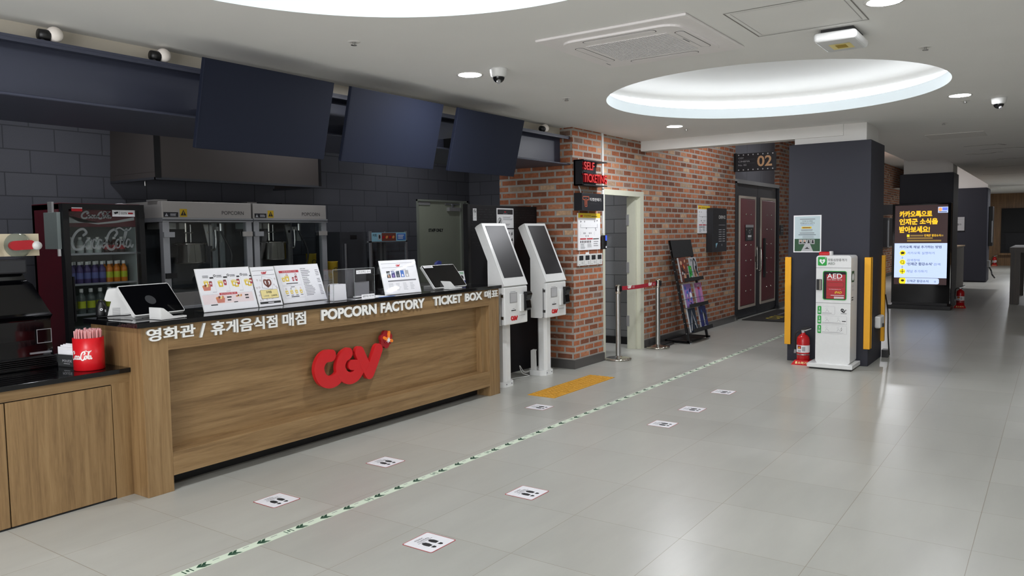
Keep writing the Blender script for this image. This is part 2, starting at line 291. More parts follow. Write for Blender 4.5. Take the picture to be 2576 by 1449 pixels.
    def stroke(s, F, pts, r, mat, d0=0.0, d1=0.001, k=8, side=None, smooth=True):
        P = catmull([(p[0], p[1], 0) for p in pts], k) if smooth else [Vector((p[0], p[1], 0)) for p in pts]
        R = r if callable(r) else (lambda t: r)
        n = len(P); Lp = []; Rp = []
        for i, p in enumerate(P):
            t = (P[min(i+1, n-1)]-P[max(i-1, 0)]).normalized(); w = R(i/(n-1)); q = Vector((-t.y, t.x, 0))*w; Lp.append(p+q); Rp.append(p-q)
        t0 = (P[1]-P[0]).normalized(); t1 = (P[-1]-P[-2]).normalized()
        def cap(c, t, w): 
            a = math.atan2(t.y, t.x); return [c+Vector((w*math.cos(a-PI/2+PI*j/8), w*math.sin(a-PI/2+PI*j/8), 0)) for j in range(1, 8)]
        c1 = cap(P[-1], t1, R(1)); c0 = cap(P[0], -t0, R(0))
        loop = Rp + c1 + Lp[::-1] + c0
        top = [F.p(p.x, p.y, d1) for p in Lp+Rp]; s.add(top, [(n+i, n+i+1, i+1, i) for i in range(n-1)], mat)
        s.add([F.p(p.x, p.y, d1) for p in [Rp[-1]]+c1+[Lp[-1]]], [range(9)], mat); s.add([F.p(p.x, p.y, d1) for p in [Lp[0]]+c0+[Rp[0]]], [range(9)], mat)
        if d1-d0 > 0.0015:
            m = len(loop); s.add([F.p(p.x, p.y, d0) for p in loop]+[F.p(p.x, p.y, d1) for p in loop], [(i, (i+1) % m, m+(i+1) % m, m+i) for i in range(m)], side or mat, True)
    def cyl(s, p0, p1, r0, mat, r1=None, n=20, caps=True, smooth=True):
        p0 = Vector(p0); p1 = Vector(p1); r1 = r0 if r1 is None else r1; a = (p1-p0).normalized()
        x = a.orthogonal().normalized(); y = a.cross(x)
        A = [p0+(x*math.cos(2*PI*i/n)+y*math.sin(2*PI*i/n))*r0 for i in range(n)]; B = [p1+(x*math.cos(2*PI*i/n)+y*math.sin(2*PI*i/n))*r1 for i in range(n)]
        s.add(A+B, [(i, (i+1) % n, n+(i+1) % n, n+i) for i in range(n)], mat, smooth)
        if caps: s.add(A, [list(range(n))[::-1]], mat); s.add(B, [range(n)], mat)
    def lathe(s, prof, c, mat, n=24, ax=(0, 0, 1), smooth=True):
        c = Vector(c); a = Vector(ax).normalized(); x = a.orthogonal().normalized(); y = a.cross(x); V = []
        for rr, z in prof: V += [c+a*z+(x*math.cos(2*PI*i/n)+y*math.sin(2*PI*i/n))*max(rr, 1e-5) for i in range(n)]
        s.add(V, [(j*n+i, j*n+(i+1) % n, (j+1)*n+(i+1) % n, (j+1)*n+i) for j in range(len(prof)-1) for i in range(n)], mat, smooth)
    def tube(s, pts, r, mat, n=8, k=6):
        P = catmull(pts, k); a = None; rings = []
        for i, p in enumerate(P):
            t = (P[min(i+1, len(P)-1)]-P[max(i-1, 0)]).normalized()
            a = (t.orthogonal() if a is None else a-t*a.dot(t)).normalized(); b = t.cross(a)
            rings += [p+(a*math.cos(2*PI*j/n)+b*math.sin(2*PI*j/n))*r for j in range(n)]
        s.add(rings, [(i*n+j, i*n+(j+1) % n, (i+1)*n+(j+1) % n, (i+1)*n+j) for i in range(len(P)-1) for j in range(n)], mat, True)
        s.add(rings[:n], [list(range(n))[::-1]], mat); s.add(rings[-n:], [range(n)], mat)
    def sphere(s, c, rx, mat, ry=None, rz=None, n=20, a0=0.0, a1=PI):
        c = Vector(c); ry = ry or rx; rz = rz or rx; V = []; h = n//2
        for j in range(h+1):
            t = a0+(a1-a0)*j/h
            V += [c+Vector((rx*math.sin(t)*math.cos(2*PI*i/n), ry*math.sin(t)*math.sin(2*PI*i/n), rz*math.cos(t))) for i in range(n)]
        s.add(V, [(j*n+i, (j+1)*n+i, (j+1)*n+(i+1) % n, j*n+(i+1) % n) for j in range(h) for i in range(n)], mat, True)
    def build(s, name, parent=None, bev=0.0, label=None, loc=None, seg=2):
        if parent is not None: mw = WM[parent]
        else:
            if loc is None:
                xs = [v.x for v in s.v]; ys = [v.y for v in s.v]; loc = ((min(xs)+max(xs))/2, (min(ys)+max(ys))/2, min(v.z for v in s.v))
            mw = Matrix.Translation(loc)
        inv = mw.inverted(); me = bpy.data.meshes.new(name)
        me.from_pydata([inv @ v for v in s.v], [], s.f)
        for m in s.mats: me.materials.append(MATS[m])
        me.polygons.foreach_set('material_index', s.m); me.polygons.foreach_set('use_smooth', s.sm); me.update()
        o = bpy.data.objects.new(name, me); COL.objects.link(o); WM[o] = mw
        if parent is not None: o.parent = parent
        else: o.matrix_world = mw
        if bev:
            b = o.modifiers.new('edge', 'BEVEL'); b.width = bev; b.segments = seg; b.limit_method = 'ANGLE'; b.angle_limit = math.radians(50)
        if label: o['label'] = label
        return o
def tag(o, label, cat, group=None):
    o['label'] = label; o['category'] = cat
    if group: o['group'] = group
    return o
def T(name, label, cat, loc, group=None):
    o = bpy.data.objects.new(name, None); COL.objects.link(o); o.location = loc; WM[o] = Matrix.Translation(loc); o.empty_display_size = 0.1
    return tag(o, label, cat, group)
def S(o): o['kind'] = 'structure'; return o
def copy_tree(o, parent=None):
    c = o.copy(); COL.objects.link(c)
    if parent is not None: c.parent = parent
    for ch in o.children: copy_tree(ch, c)
    return c
def dup(root, loc, label, rotz=None):
    c = copy_tree(root); c.location = loc; c['label'] = label
    if rotz is not None: c.rotation_euler = (0, 0, rotz)
    return c
# ---- recurring marks
CGV_C = [(.116, .197), (.064, .196), (.025, .173), (0, .129), (.002, .081), (.033, .028), (.094, 0), (.158, .008), (.203, .042)]
CGV_G = [(.284, .189), (.243, .172), (.212, .131), (.205, .083), (.233, .030), (.292, -.002), (.354, .007), (.397, .043), (.414, .079)]
def cgv(b, F, w, mat, d0=0.0, d1=0.001, side=None, burst=True):      # the logo, overall width w (without burst)
    k = w/0.70; G = F.sub(.05*k, .05*k)
    sc = lambda P: [(x*k, y*k) for x, y in P]
    rr = 0.046*k
    e = 0.0006; b.stroke(G, sc(CGV_C), rr, mat, d0, d1, side=side); b.stroke(G, sc(CGV_G), rr, mat, d0, d1+e, side=side)
    b.stroke(G, sc([(.321, .096), (.404, .088)]), rr*.85, mat, d0, d1+2*e, side=side, smooth=False)
    b.stroke(G, sc([(.402, .185), (.455, .085), (.504, .003)]), rr, mat, d0, d1+3*e, side=side); b.stroke(G, sc([(.504, .003), (.560, .095), (.606, .181)]), rr, mat, d0, d1+4*e, side=side)
    if burst and d1-d0 < 0.002:
        b.ell(G, .70*k, .25*k, .05*k, .05*k, mat, d1, 8)
COLA = [([(.20, .66), (.245, .78), (.20, .93), (.12, .86), (.045, .60), (.02, .30), (.06, .08), (.14, .06), (.20, .18), (.225, .27)], .020),
        ([(.30, .46), (.255, .44), (.225, .30), (.235, .12), (.275, .11), (.305, .28), (.30, .46), (.33, .40)], .014),
        ([(.395, .40), (.365, .48), (.335, .34), (.335, .15), (.37, .10), (.405, .22)], .014),
        ([(.485, .42), (.445, .46), (.415, .30), (.42, .13), (.455, .12), (.485, .30), (.495, .44), (.485, .20), (.505, .10), (.53, .20)], .014),
        ([(.515, .30), (.56, .34)], .016),
        ([(.70, .62), (.735, .76), (.70, .90), (.63, .82), (.575, .58), (.555, .28), (.585, .06), (.645, .02), (.69, .14), (.72, .26)], .020),
        ([(.70, .90), (.78, .98), (.86, .86), (.93, .88), (.97, .98)], .012),
        ([(.775, .46), (.735, .44), (.705, .30), (.715, .12), (.755, .11), (.785, .28), (.775, .46), (.81, .42)], .014),
        ([(.815, .22), (.865, .55), (.90, .86), (.885, .92), (.855, .66), (.835, .28), (.845, .12), (.875, .20)], .013),
        ([(.945, .42), (.905, .46), (.88, .30), (.885, .13), (.915, .12), (.945, .30), (.955, .44), (.95, .20), (.97, .10), (.99, .20)], .014)]
def cola(b, F, x0, y0, w, h, mat, d=0.001, wide=1.0):
    for pts, rr in COLA: b.stroke(F, [(x0+x*w, y0+y*h) for x, y in pts], rr*w*wide, mat, 0, d, k=5)
def warn_tri(b, F, x, y, s, mat, ink, d=0.001):
    b.prism(F, [(x-s/2, y), (x+s/2, y), (x, y+s*.87)], 0, d, mat); b.rect(F, x-s*.05, y+s*.22, x+s*.05, y+s*.6, ink, d+.0006); b.rect(F, x-s*.05, y+s*.08, x+s*.05, y+s*.16, ink, d+.0006)
# ================================================================= SETTING
CZ = 2.70
b = MB(); b.box(-3.6, -2.7, -0.12, 37, 7.2, 0, 'floor_tile'); S(b.build('floor'))
# ceiling with two round recesses
c1, c2, RC = (2.08, 2.09), (6.91, 2.095), 1.39
b = MB()
def crect(x0, y0, x1, y1, z=CZ, m='ceiling_paint'): b.quad([(x0, y0, z), (x0, y1, z), (x1, y1, z), (x1, y0, z)], m)
cu = bpy.data.curves.new('ceiling_outline', 'CURVE'); cu.dimensions = '2D'; cu.fill_mode = 'BOTH'
for pts in [[(-3.6, -2.7), (9.5, -2.7), (9.5, 4.68), (-3.6, 4.68)]] + [[(c[0]+RC*math.cos(2*PI*i/96), c[1]+RC*math.sin(2*PI*i/96)) for i in range(96)] for c in (c1, c2)]:
    sp = cu.splines.new('POLY'); sp.points.add(len(pts)-1); sp.use_cyclic_u = True
    for q, p in zip(sp.points, pts): q.co = (p[0], p[1], 0, 1)
co = bpy.data.objects.new('ceiling_outline', cu); COL.objects.link(co)
me = bpy.data.meshes.new_from_object(co.evaluated_get(bpy.context.evaluated_depsgraph_get()))
b.add([(v.co.x, v.co.y, CZ) for v in me.vertices], [tuple(p.vertices) for p in me.polygons], 'ceiling_paint')
bpy.data.objects.remove(co); bpy.data.curves.remove(cu); bpy.data.meshes.remove(me)
crect(9.5, -2.7, 15.35, 2.2); crect(15.35, -2.7, 26.0, 1.62)
# upward step to the higher ceiling over the corridor
b.quad([(9.5, 2.2, CZ), (15.35, 2.2, CZ), (15.35, 2.2, 3.56), (9.5, 2.2, 3.56)], 'ceiling_paint'); b.quad([(15.35, 1.62, CZ), (15.35, 2.2, CZ), (15.35, 2.2, 3.56), (15.35, 1.62, 3.56)], 'ceiling_paint')
b.quad([(15.35, 1.62, CZ), (26, 1.62, CZ), (26, 1.62, 3.56), (15.35, 1.62, 3.56)], 'ceiling_paint')
crect(9.5, 1.6, 30.5, 4.6, 3.56); b.quad([(9.5, 2.2, CZ), (9.5, 4.6, CZ), (9.5, 4.6, 3.56), (9.5, 2.2, 3.56)], 'ceiling_paint'); b.quad([(30.5, 1.6, 2.8), (30.5, 4.6, 2.8), (30.5, 4.6, 3.56), (30.5, 1.6, 3.56)], 'ceiling_paint')
# far end: a lowered band, a recessed slot and the last ceiling field
b.box(26.0, -2.7, 2.66, 26.5, 1.62, 3.0, 'ceiling_paint'); crect(26.5, -2.7, 28.2, 1.62, 2.95, 'grey_panel'); crect(28.2, -2.7, 36.6, 4.6, 2.84); b.quad([(28.2, -2.7, 2.84), (28.2, 1.62, 2.84), (28.2, 1.62, 2.95), (28.2, -2.7, 2.95)], 'ceiling_paint')
crect(26.0, 1.6, 28.2, 1.62, 2.95)
S(b.build('ceiling'))
# round cove recesses (drop rim with added glow, light shelf, dome) with their LED strip
for i, c in enumerate((c1, c2)):
    o = MB(); o.lathe([(RC, CZ), (RC, CZ+.1)], (c[0], c[1], 0), 'cove_rim_glow', 96); o.lathe([(RC, CZ+.1), (RC+.2, CZ+.1), (RC+.2, CZ+.13)], (c[0], c[1], 0), 'white_paint', 96); o.lathe([(RC+.2, CZ+.20), (RC+.2, CZ+.25), (RC+.15, CZ+.30), (RC, CZ+.345), (RC*.75, CZ+.38), (RC*.4, CZ+.40), (0, CZ+.405)], (c[0], c[1], 0), 'white_paint', 96)
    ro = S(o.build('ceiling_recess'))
    o = MB(); o.lathe([(RC+.195, CZ+.13), (RC+.195, CZ+.20)], (c[0], c[1], 0), 'cove_glow', 96); o.build('led_strip', ro)
# beam across the lobby, pillar cores
b = MB(); b.box(9.36, 2.0, 2.575, 9.56, 4.47, CZ, 'white_paint'); S(b.build('beam_trim'))
b = MB(); b.box(9.38, 1.76, 2.50, 10.06, 2.53, CZ+.02, 'white_paint'); S(b.build('pillar_core'))
b = MB(); b.box(9.325, 1.70, 0, 10.12, 2.58, 2.505, 'panel_dark'); S(b.build('pillar', bev=.006))
b = MB(); b.box(16.95, 1.66, 2.5, 17.7, 2.5, 3.57, 'white_paint'); S(b.build('pillar_core'))
b = MB(); b.box(16.9, 1.64, 0, 17.8, 2.56, 2.57, 'panel_dark'); S(b.build('pillar', bev=.01))
b = MB(); b.box(25.25, 1.62, 2.5, 26.0, 2.4, 3.57, 'white_paint'); S(b.build('pillar_core'))
b = MB(); b.box(25.2, 1.60, 0, 26.05, 2.42, 2.62, 'panel_dark'); S(b.build('pillar', bev=.05))
# kitchen walls
b = MB(); b.box(-3.6, 7.0, 0, 7.83, 7.15, 2.9, 'block_x'); b.box(7.83, 7.0, 2.01, 8.89, 7.15, 2.9, 'block_x'); b.box(8.89, 7.0, 0, 9.1, 7.15, 2.9, 'block_x'); S(b.build('wall_kitchen_back'))
b = MB(); b.box(8.97, 5.44, 0, 9.1, 7.0, 2.9, 'block_y'); S(b.build('wall_kitchen_right'))
b = MB(); b.box(-3.75, -2.7, 0, -3.6, -1.6, 3, 'white_paint'); b.box(-3.75, 4.0, 0, -3.6, 7.15, 3, 'white_paint'); b.box(-3.75, -1.6, 2.5, -3.6, 4.0, 3, 'white_paint'); b.box(-3.75, -1.6, 0, -3.6, 4.0, .3, 'white_paint'); S(b.build('wall_left'))
b = MB()
for y in (-1.6, .25, 2.1, 3.94): b.box(-3.7, y, .3, -3.64, y+.06, 2.5, 'alu')
b.box(-3.7, -1.6, .3, -3.64, 4, .36, 'alu'); b.box(-3.7, -1.6, 2.44, -3.64, 4, 2.5, 'alu'); w3 = S(b.build('added_window')); h = MB(); h.box(-3.675, -1.55, .35, -3.67, 3.95, 2.45, 'glass'); h.build('pane', w3)  # unseen window, added to go with the fill light
b = MB(); b.quad([(-3.6, 4.6, 2.9), (9.1, 4.6, 2.9), (9.1, 7.1, 2.9), (-3.6, 7.1, 2.9)], 'black_matte'); S(b.build('ceiling_kitchen'))
# brick pier, brick wall with its door opening and the cinema doorway
mt = {0: 'brick_x', 1: 'brick_x', 2: 'brick_x', 3: 'brick_y', 4: 'brick_x', 5: 'brick_y'}
b = MB(); b.box(7.56, 4.44, 0, 8.25, 5.44, CZ, 'brick_x', mt); b.box(8.25, 5.3, 0, 9.1, 5.44, 2.9, 'block_x'); S(b.build('wall_pier'))
b = MB()
b.box(8.25, 4.47, 2.045, 9.40, 4.62, CZ, 'brick_x', mt); b.box(9.40, 4.47, 0, 12.98, 4.62, 3.56, 'brick_x', mt); b.box(15.50, 4.47, 0, 30.5, 4.62, 3.56, 'brick_x', mt)
S(b.build('wall_brick'))
b = MB(); b.box(12.98, 4.56, 2.36, 15.50, 4.62, 3.56, 'grey_panel')
for x in (13.85, 14.65): b.box(x, 4.557, 2.36, x+.008, 4.565, 3.56, 'ink_grey')
S(b.build('wall_door_header'))
b = MB(); b.box(7.54, 4.42, 0, 8.25, 4.44, .10, 'base_metal'); b.box(7.54, 4.44, 0, 7.56, 5.44, .10, 'base_metal'); S(b.build('baseboard_pier'))
b = MB(); b.box(9.40, 4.45, 0, 12.98, 4.47, .10, 'base_metal'); b.box(15.5, 4.45, 0, 30.5, 4.47, .10, 'base_metal'); S(b.build('baseboard_brick'))
# little room behind the doorway
b = MB(); b.box(9.62, 4.62, 0, 9.74, 8.2, CZ, 'store_block_y'); b.box(8.25, 8.2, 0, 9.74, 8.3, CZ, 'store_block_x'); b.box(9.60, 4.62, 0, 9.62, 8.2, .10, 'base_black'); b.quad([(8.25, 4.62, CZ-.02), (9.7, 4.62, CZ-.02), (9.7, 8.2, CZ-.02), (8.25, 8.2, CZ-.02)], 'ceiling_paint'); S(b.build('wall_store'))
b = MB()
for a in ((8.25, 0, 8.33, 2.05), (9.30, 0, 9.40, 2.05), (8.33, 1.985, 9.30, 2.05)):
    b.box(a[0], 4.45, a[1], a[2], 4.50, a[3], 'door_cream')
b.box(9.245, 4.50, 0, 9.30, 4.62, 1.985, 'door_cream'); b.box(9.30, 4.50, 0, 9.40, 4.62, 2.045, 'door_cream'); b.box(8.25, 4.50, 0, 8.29, 4.62, 2.045, 'door_cream'); b.box(8.29, 4.50, 2.0, 9.30, 4.62, 2.045, 'door_cream')
d1 = S(b.build('door_1'))
for z in (.30, 1.0, 1.62):
    h = MB(); h.box(9.232, 4.585, z, 9.246, 4.622, z+.14, 'grey_plastic'); h.build('hinge', d1)
# cinema double door
b = MB(); b.box(12.98, 4.46, 0, 13.06, 4.60, 2.36, 'door_black'); b.box(15.47, 4.46, 0, 15.50, 4.60, 2.36, 'door_black'); b.box(12.98, 4.46, 2.335, 15.50, 4.60, 2.40, 'grey_plastic')
d2 = S(b.build('door_2'))
for k, (x0, x1, px0, px1) in enumerate(((13.06, 14.27, 13.25, 14.13), (14.28, 15.47, 14.43, 15.335))):
    h = MB(); h.box(x0, 4.50, .02, x1, 4.545, 2.335, 'door_black'); lf = h.build('door_leaf', d2)
    F = FR((px0, 4.50, .17)); w = px1-px0; hh = 1.96
    h = MB(); h.frame(F, 0, 0, w, hh, .045, 'frame_cream', 0, .02); h.build('panel_moulding', lf)
    h = MB(); h.fbox(F, .05, .05, w-.05, hh-.05, 0, .022, 'leather_red'); h.build('padded_panel', lf, bev=.012)
    h = MB()
    for i in range(6):
        for j in (.36, .66): h.sphere(F.p(w*j, .30+.268*i, .024), .017, 'chrome', n=10)
    h.build('stud', lf)
h = MB(); h.box(14.54, 4.44, .66, 14.60, 4.475, 1.385, 'black'); h.box(14.56, 4.47, .7, 14.58, 4.52, .74, 'black'); h.box(14.56, 4.47, 1.30, 14.58, 4.52, 1.34, 'black'); h.build('pull_handle', d2)
h = MB(); h.tube([(14.36, 4.50, .80), (14.36, 4.46, .80), (14.36, 4.45, 1.0), (14.36, 4.46, 1.20), (14.36, 4.50, 1.20)], .012, 'chrome'); h.build('bar_handle', d2)
h = MB(); h.box(14.10, 4.48, .96, 14.17, 4.50, 1.06, 'chrome'); h.tube([(14.135, 4.49, .85), (14.16, 4.46, .85), (14.135, 4.46, 1.21), (14.16, 4.49, 1.21)], .01, 'chrome'); h.build('lock', d2)
h = MB(); h.box(12.96, 4.44, .0, 13.05, 4.50, .06, 'steel'); h.box(15.40, 4.43, .0, 15.50, 4.50, .05, 'black'); h.build('floor_pivot', d2)
h = MB(); F = FR((13.53, 4.476, 1.35)); h.fbox(F, 0, 0, .43, .28, 0, .006, 'sign_dark'); h.rect(F, 0, .235, .43, .28, 'paper_grey', .007); h.ell(F, .215, .16, .05, .035, 'ink_light', .0075, 14); h.ell(F, .215, .16, .035, .022, 'sign_dark', .008, 14); h.rect(F, .12, .06, .31, .10, 'paper', .0075); h.bars(F, .10, .02, .33, .045, 1, 'ink_light', d=.0075); h.build('door_notice', d2, label='dark notice with pale print')
# far end of the lobby
b = MB(); b.box(36.4, -2.7, 0, 36.6, 5.2, 3.0, 'wood_far'); S(b.build('wall_far'))
b = MB(); b.box(30.5, 4.47, 0, 36.4, 4.62, 3.0, 'white_paint'); S(b.build('wall_far_side'))
b = MB(); b.box(36.30, -.4, .50, 36.40, 1.85, 2.25, 'black_matte'); b.box(36.26, -.4, 1.32, 36.31, 1.78, 2.2, 'black_matte')
wn = S(b.build('window_1')); h = MB(); h.box(36.28, -.3, .62, 36.30, 1.70, 1.28, 'peg_black'); h.build('pane', wn); h = MB(); h.box(36.2, -.5, .42, 36.40, 1.9, .50, 'wood_far'); h.build('sill', wn)
# wall on the street side (to the photographer's right, outside the frame)
b = MB(); b.box(-3.6, -2.85, 0, 36.6, -2.7, 3.1, 'white_paint'); S(b.build('wall_right'))
# steel canopy beam over the counter
b = MB(); x0, x1 = -3.55, 7.56
b.box(x0, 4.47, 2.585, x1, 4.62, 2.60, 'canopy_metal'); b.box(x0, 4.60, 2.30, x1, 4.63, 2.585, 'canopy_metal'); b.box(x0, 4.48, 2.285, x1, 5.42, 2.30, 'canopy_metal'); b.box(x0, 4.63, 2.30, x1, 5.42, 2.34, 'canopy_metal')
b.box(x0, 4.472, 2.567, x1, 4.482, 2.585, 'canopy_metal'); b.cyl((x0, 4.475, 2.293), (x1, 4.475, 2.293), .009, 'canopy_metal', n=10); S(b.build('trim_canopy'))
b = MB(); b.box(x0, 4.60, 2.60, x1, 4.66, CZ, 'cream_paint'); S(b.build('wall_soffit'))

# ================================================================= MAIN COUNTER
t = T('service_counter', 'long oak counter with black stone top and big red logo', 'counter', (4.25, 4.66, 0))
L_, R_, Y0, Y1 = 2.472, 6.03, 4.37, 4.94
b = MB(); b.box(L_, Y0, 0, 2.637, Y1, 1.015, 'wood_v'); b.build('end_post', t, bev=.002)
b = MB(); b.box(5.872, Y0, 0, R_, Y1, 1.015, 'wood_v'); b.build('end_post', t, bev=.002)
b = MB(); b.box(2.637, Y0, .863, 5.872, Y1, 1.015, 'wood_h'); b.build('fascia', t, bev=.002)
b = MB(); b.box(2.637, Y0, .095, 5.872, Y1, .238, 'wood_h'); b.build('bottom_rail', t, bev=.002)
b = MB(); b.box(2.637, 4.473, .238, 5.872, 4.50, .863, 'wood_h'); b.build('front_panel', t)
b = MB(); b.box(5.80, 4.41, .238, 5.872, 4.473, .863, 'wood_v'); b.build('inner_post', t)
b = MB(); b.box(2.637, 4.53, 0, 5.872, 4.56, .095, 'base_black'); b.build('plinth', t)
b = MB(); b.box(2.44, 4.35, 1.015, 6.055, 4.97, 1.045, 'stone'); b.build('countertop', t, bev=.002)
F = FR((0, Y0, 0))
def letters(s, x0, z0, x1, z1, bold=.028):
    b = MB(); b.text(s, F, x0, z0, x1, z1, 'lettering_white', bold, 0, .012, 'letter_edge'); b.build('lettering', t)
letters('영화관', 2.498, .928, 2.815, 1.006); letters('/', 2.842, .916, 2.888, 1.004); letters('휴게음식점', 2.925, .918, 3.435, 1.006); letters('매점', 3.478, .914, 3.683, 1.007)
letters('POPCORN', 3.824, .922, 4.385, 1.004, .045); letters('FACTORY', 4.430, .922, 4.954, 1.004, .045); letters('TICKET', 5.062, .926, 5.452, 1.006, .045); letters('BOX', 5.500, .928, 5.757, 1.004, .045); letters('매표', 5.792, .932, 6.006, 1.008)
b = MB(); F2 = FR((3.785, 4.473, .401)); cgv(b, F2, .70, 'logo_red', .034, .065, 'logo_red'); lg = b.build('logo', t)
b = MB(); G = F2.sub(.766, .296)
for a, rr in ((100, .052), (160, .05), (215, .05), (265, .05), (25, .045), (320, .03)):
    q = math.radians(a); b.stroke(G, [(0, 0), (.042*math.cos(q), .042*math.sin(q))], rr*.62, 'logo_red_dark', .028, .05+.001*(a % 7)/2, smooth=False)
for a, l in ((80, .062), (155, .052), (-15, .045)):
    q = math.radians(a); b.stroke(G, [(.014, -.006), (.014+l*math.cos(q), -.006+l*math.sin(q))], .012, 'logo_orange', .03, .058+.001*(a % 3), smooth=False)
b.prism(G, [(.034*math.cos(PI*i/8), .034*math.sin(PI*i/8)) for i in range(16)], .028, .0545, 'logo_red_dark')
st = []
for i in range(14): st.append((.014+(.024 if i % 2 == 0 else .011)*math.cos(PI*i/7), -.006+(.024 if i % 2 == 0 else .011)*math.sin(PI*i/7)))
b.prism(G, st, .03, .062, 'white_gloss'); b.build('logo_flower', lg)

# ================================================================= SIDE COUNTER
t = T('base_cabinet', 'lower oak base cabinet left of the counter under black stone top', 'cabinet', (1.9, 4.9, 0))
b = MB(); b.box(.4, 4.545, 0, 2.472, 5.6, .745, 'wood_v'); b.build('carcass', t)
b = MB(); b.box(.4, 4.53, .684, 2.472, 4.545, .745, 'wood_h'); b.box(2.368, 4.53, 0, 2.472, 4.545, .684, 'wood_v'); b.build('face_frame', t)
for x0, x1 in ((1.80, 2.363), (1.23, 1.793), (.66, 1.223)):
    b = MB(); b.box(x0, 4.528, .010, x1, 4.545, .678, 'wood_v'); b.build('door', t, bev=.0015)
b = MB(); b.box(.4, 4.53, 0, 2.368, 4.5445, .008, 'black'); b.box(.66, 4.5435, .01, 2.367, 4.5448, .683, 'black'); b.build('shadow_gap', t)
b = MB(); b.box(.35, 4.50, .745, 2.471, 5.62, .772, 'stone'); tag(b.build('worktop', bev=.002), 'low black polished stone worktop carrying the drink dispenser', 'worktop')
SZ = .772
# straw cup
t = T('straw_cup', 'red plastic cup with white script lettering full of wrapped straws', 'cup', (2.312, 4.66, SZ))
b = MB(); cx, cy = 2.312, 4.66; b.lathe([(0, 0), (.078, 0), (.083, .005), (.083, .190), (.078, .190), (.078, .012), (0, .012)], (cx, cy, SZ), 'cup_plastic', 32); cp = b.build('cup', t)
b = MB(); F = FR((cx, cy, SZ+.065))
tb = MB(); cola(tb, F, -.115, 0, .135, .055, 'lettering_white', 0, 1.3)
va = math.atan2(-cy, -cx); rad = Vector((math.cos(va), math.sin(va), 0)); tan = Vector((-math.sin(va), math.cos(va), 0))
vs = []
for v in tb.v:
    x = v.x-cx; a = va-.05+x/.083; vs.append((cx+.0836*math.cos(a), cy+.0836*math.sin(a), v.z))
b.add(vs, tb.f, 'lettering_white'); b.build('script_lettering', cp)
st0 = None
for i in range(88):
    rr = .066*math.sqrt((i+.5)/88); a = i*2.39996; x = cx+rr*math.cos(a); y = cy+rr*math.sin(a); h = .226+random.uniform(-.006, .010)
    if st0 is None:
        b = MB(); b.cyl((x, y, SZ+.014), (x, y, SZ+.225), .0038, 'straw_red', n=7); o = b.build('wrapped_straw', loc=(x, y, SZ+.014))
        b = MB(); b.cyl((x, y, SZ+.02), (x, y, SZ+.238), .0056, 'straw_wrap', n=7); b.build('wrapper', o); st0 = o
        tag(o, 'clear wrapped red straw standing in the red lettered cup', 'straw', 'wrapped straws in the red cup')
    else:
        o = copy_tree(st0); o.location = (x, y, SZ+.014); o.scale = (1, 1, h/.232); o.rotation_euler = (math.sin(a)*-.03*rr/.068, math.cos(a)*.03*rr/.068, 0)
# napkin box
t = T('napkin_holder', 'small dark metal napkin box beside the red straw cup', 'napkin holder', (2.262, 4.86, SZ))
ang = math.radians(-62)
def rot(px, py, a, x, y): return (px+x*math.cos(a)-y*math.sin(a), py+x*math.sin(a)+y*math.cos(a))
Fn = FR((2.255, 4.96, SZ), (math.cos(math.radians(-78)), math.sin(math.radians(-78)), 0))
w = .215; D = -.10
b = MB(); b.fbox(Fn, 0, 0, w, .006, D, 0, 'napkin_metal'); b.fbox(Fn, 0, 0, w, .075, -.003, 0, 'napkin_metal'); b.fbox(Fn, 0, 0, w, .075, D, D+.003, 'napkin_metal'); b.fbox(Fn, 0, 0, .003, .075, D, 0, 'napkin_metal'); b.fbox(Fn, w-.003, 0, w, .075, D, 0, 'napkin_metal')
b.text('POUDE', Fn, .07, .03, .15, .045, 'ink_light', 0, .0008); b.bars(Fn, .08, .018, .14, .024, 1, 'ink_light', d=.0008); b.build('box', t)
for i in range(9):
    b = MB(); d = -.012-.009*i; hh = (.085, .118, .115, .125, .122, .128, .124, .13, .126)[i]; x0 = .09 if i == 0 else .006; b.fbox(Fn, x0, .008, w-.006, hh, d-.004, d, 'paper'); o = b.build('paper_napkin'); o.rotation_euler = (0, 0, 0)
    tag(o, 'white paper napkin standing in the small dark napkin box', 'napkin', 'napkins in the metal box')
# drink dispenser with bottle sign
t = T('drink_dispenser', 'black soda dispenser with sloped front on the low stone worktop', 'drink dispenser', (1.9, 5.25, SZ))
Yd = 5.05
prof = [(5.6, SZ), (4.93, SZ), (4.93, .80), (5.00, .815), (5.02, .94), (5.02, 1.06), (4.99, 1.085), (5.02, 1.10), (5.10, 1.27), (5.16, 1.29), (5.2, 1.42), (5.6, 1.42)]
Fp = FR((0, 0, 0), (0, 1, 0), (0, 0, 1))
def yz_prism(bb, pr, x0, x1, m): bb.prism(FR((0, 0, 0), (0, 1, 0), (0, 0, 1)), pr, x0, x1, m)
X1d = 2.272
b = MB()
wid = lambda z: X1d if z < 1.1 else X1d-(z-1.1)*.33
n_ = len(prof)
A = [(1.2, y, z) for y, z in prof]; B_ = [(wid(z), y, z) for y, z in prof]
b.add(A+B_, [(i, (i+1) % n_, n_+(i+1) % n_, n_+i) for i in range(n_)][::1], 'gloss_black'); b.add(B_, [range(n_)], 'black'); b.add(A, [list(range(n_))[::-1]], 'black'); b.build('body', t, bev=.006)
Fd = FR((0, 5.02, 0))
b = MB(); b.fbox(Fd, 2.185, .915, 2.27, 1.0, 0, .008, 'gloss_black'); b.frame(Fd, 2.185, .915, 2.27, 1.0, .004, 'alu', 0, .010); b.build('display', t)
b = MB(); b.fbox(Fd, 2.14, .855, 2.262, .866, .0, .02, 'alu'); b.build('chrome_strip', t)
b = MB()
for i in range(6): b.box(1.2, 4.925, .785+.011*i, 2.25, 5.03, .789+.011*i, 'black')
b.build('drip_grille', t)
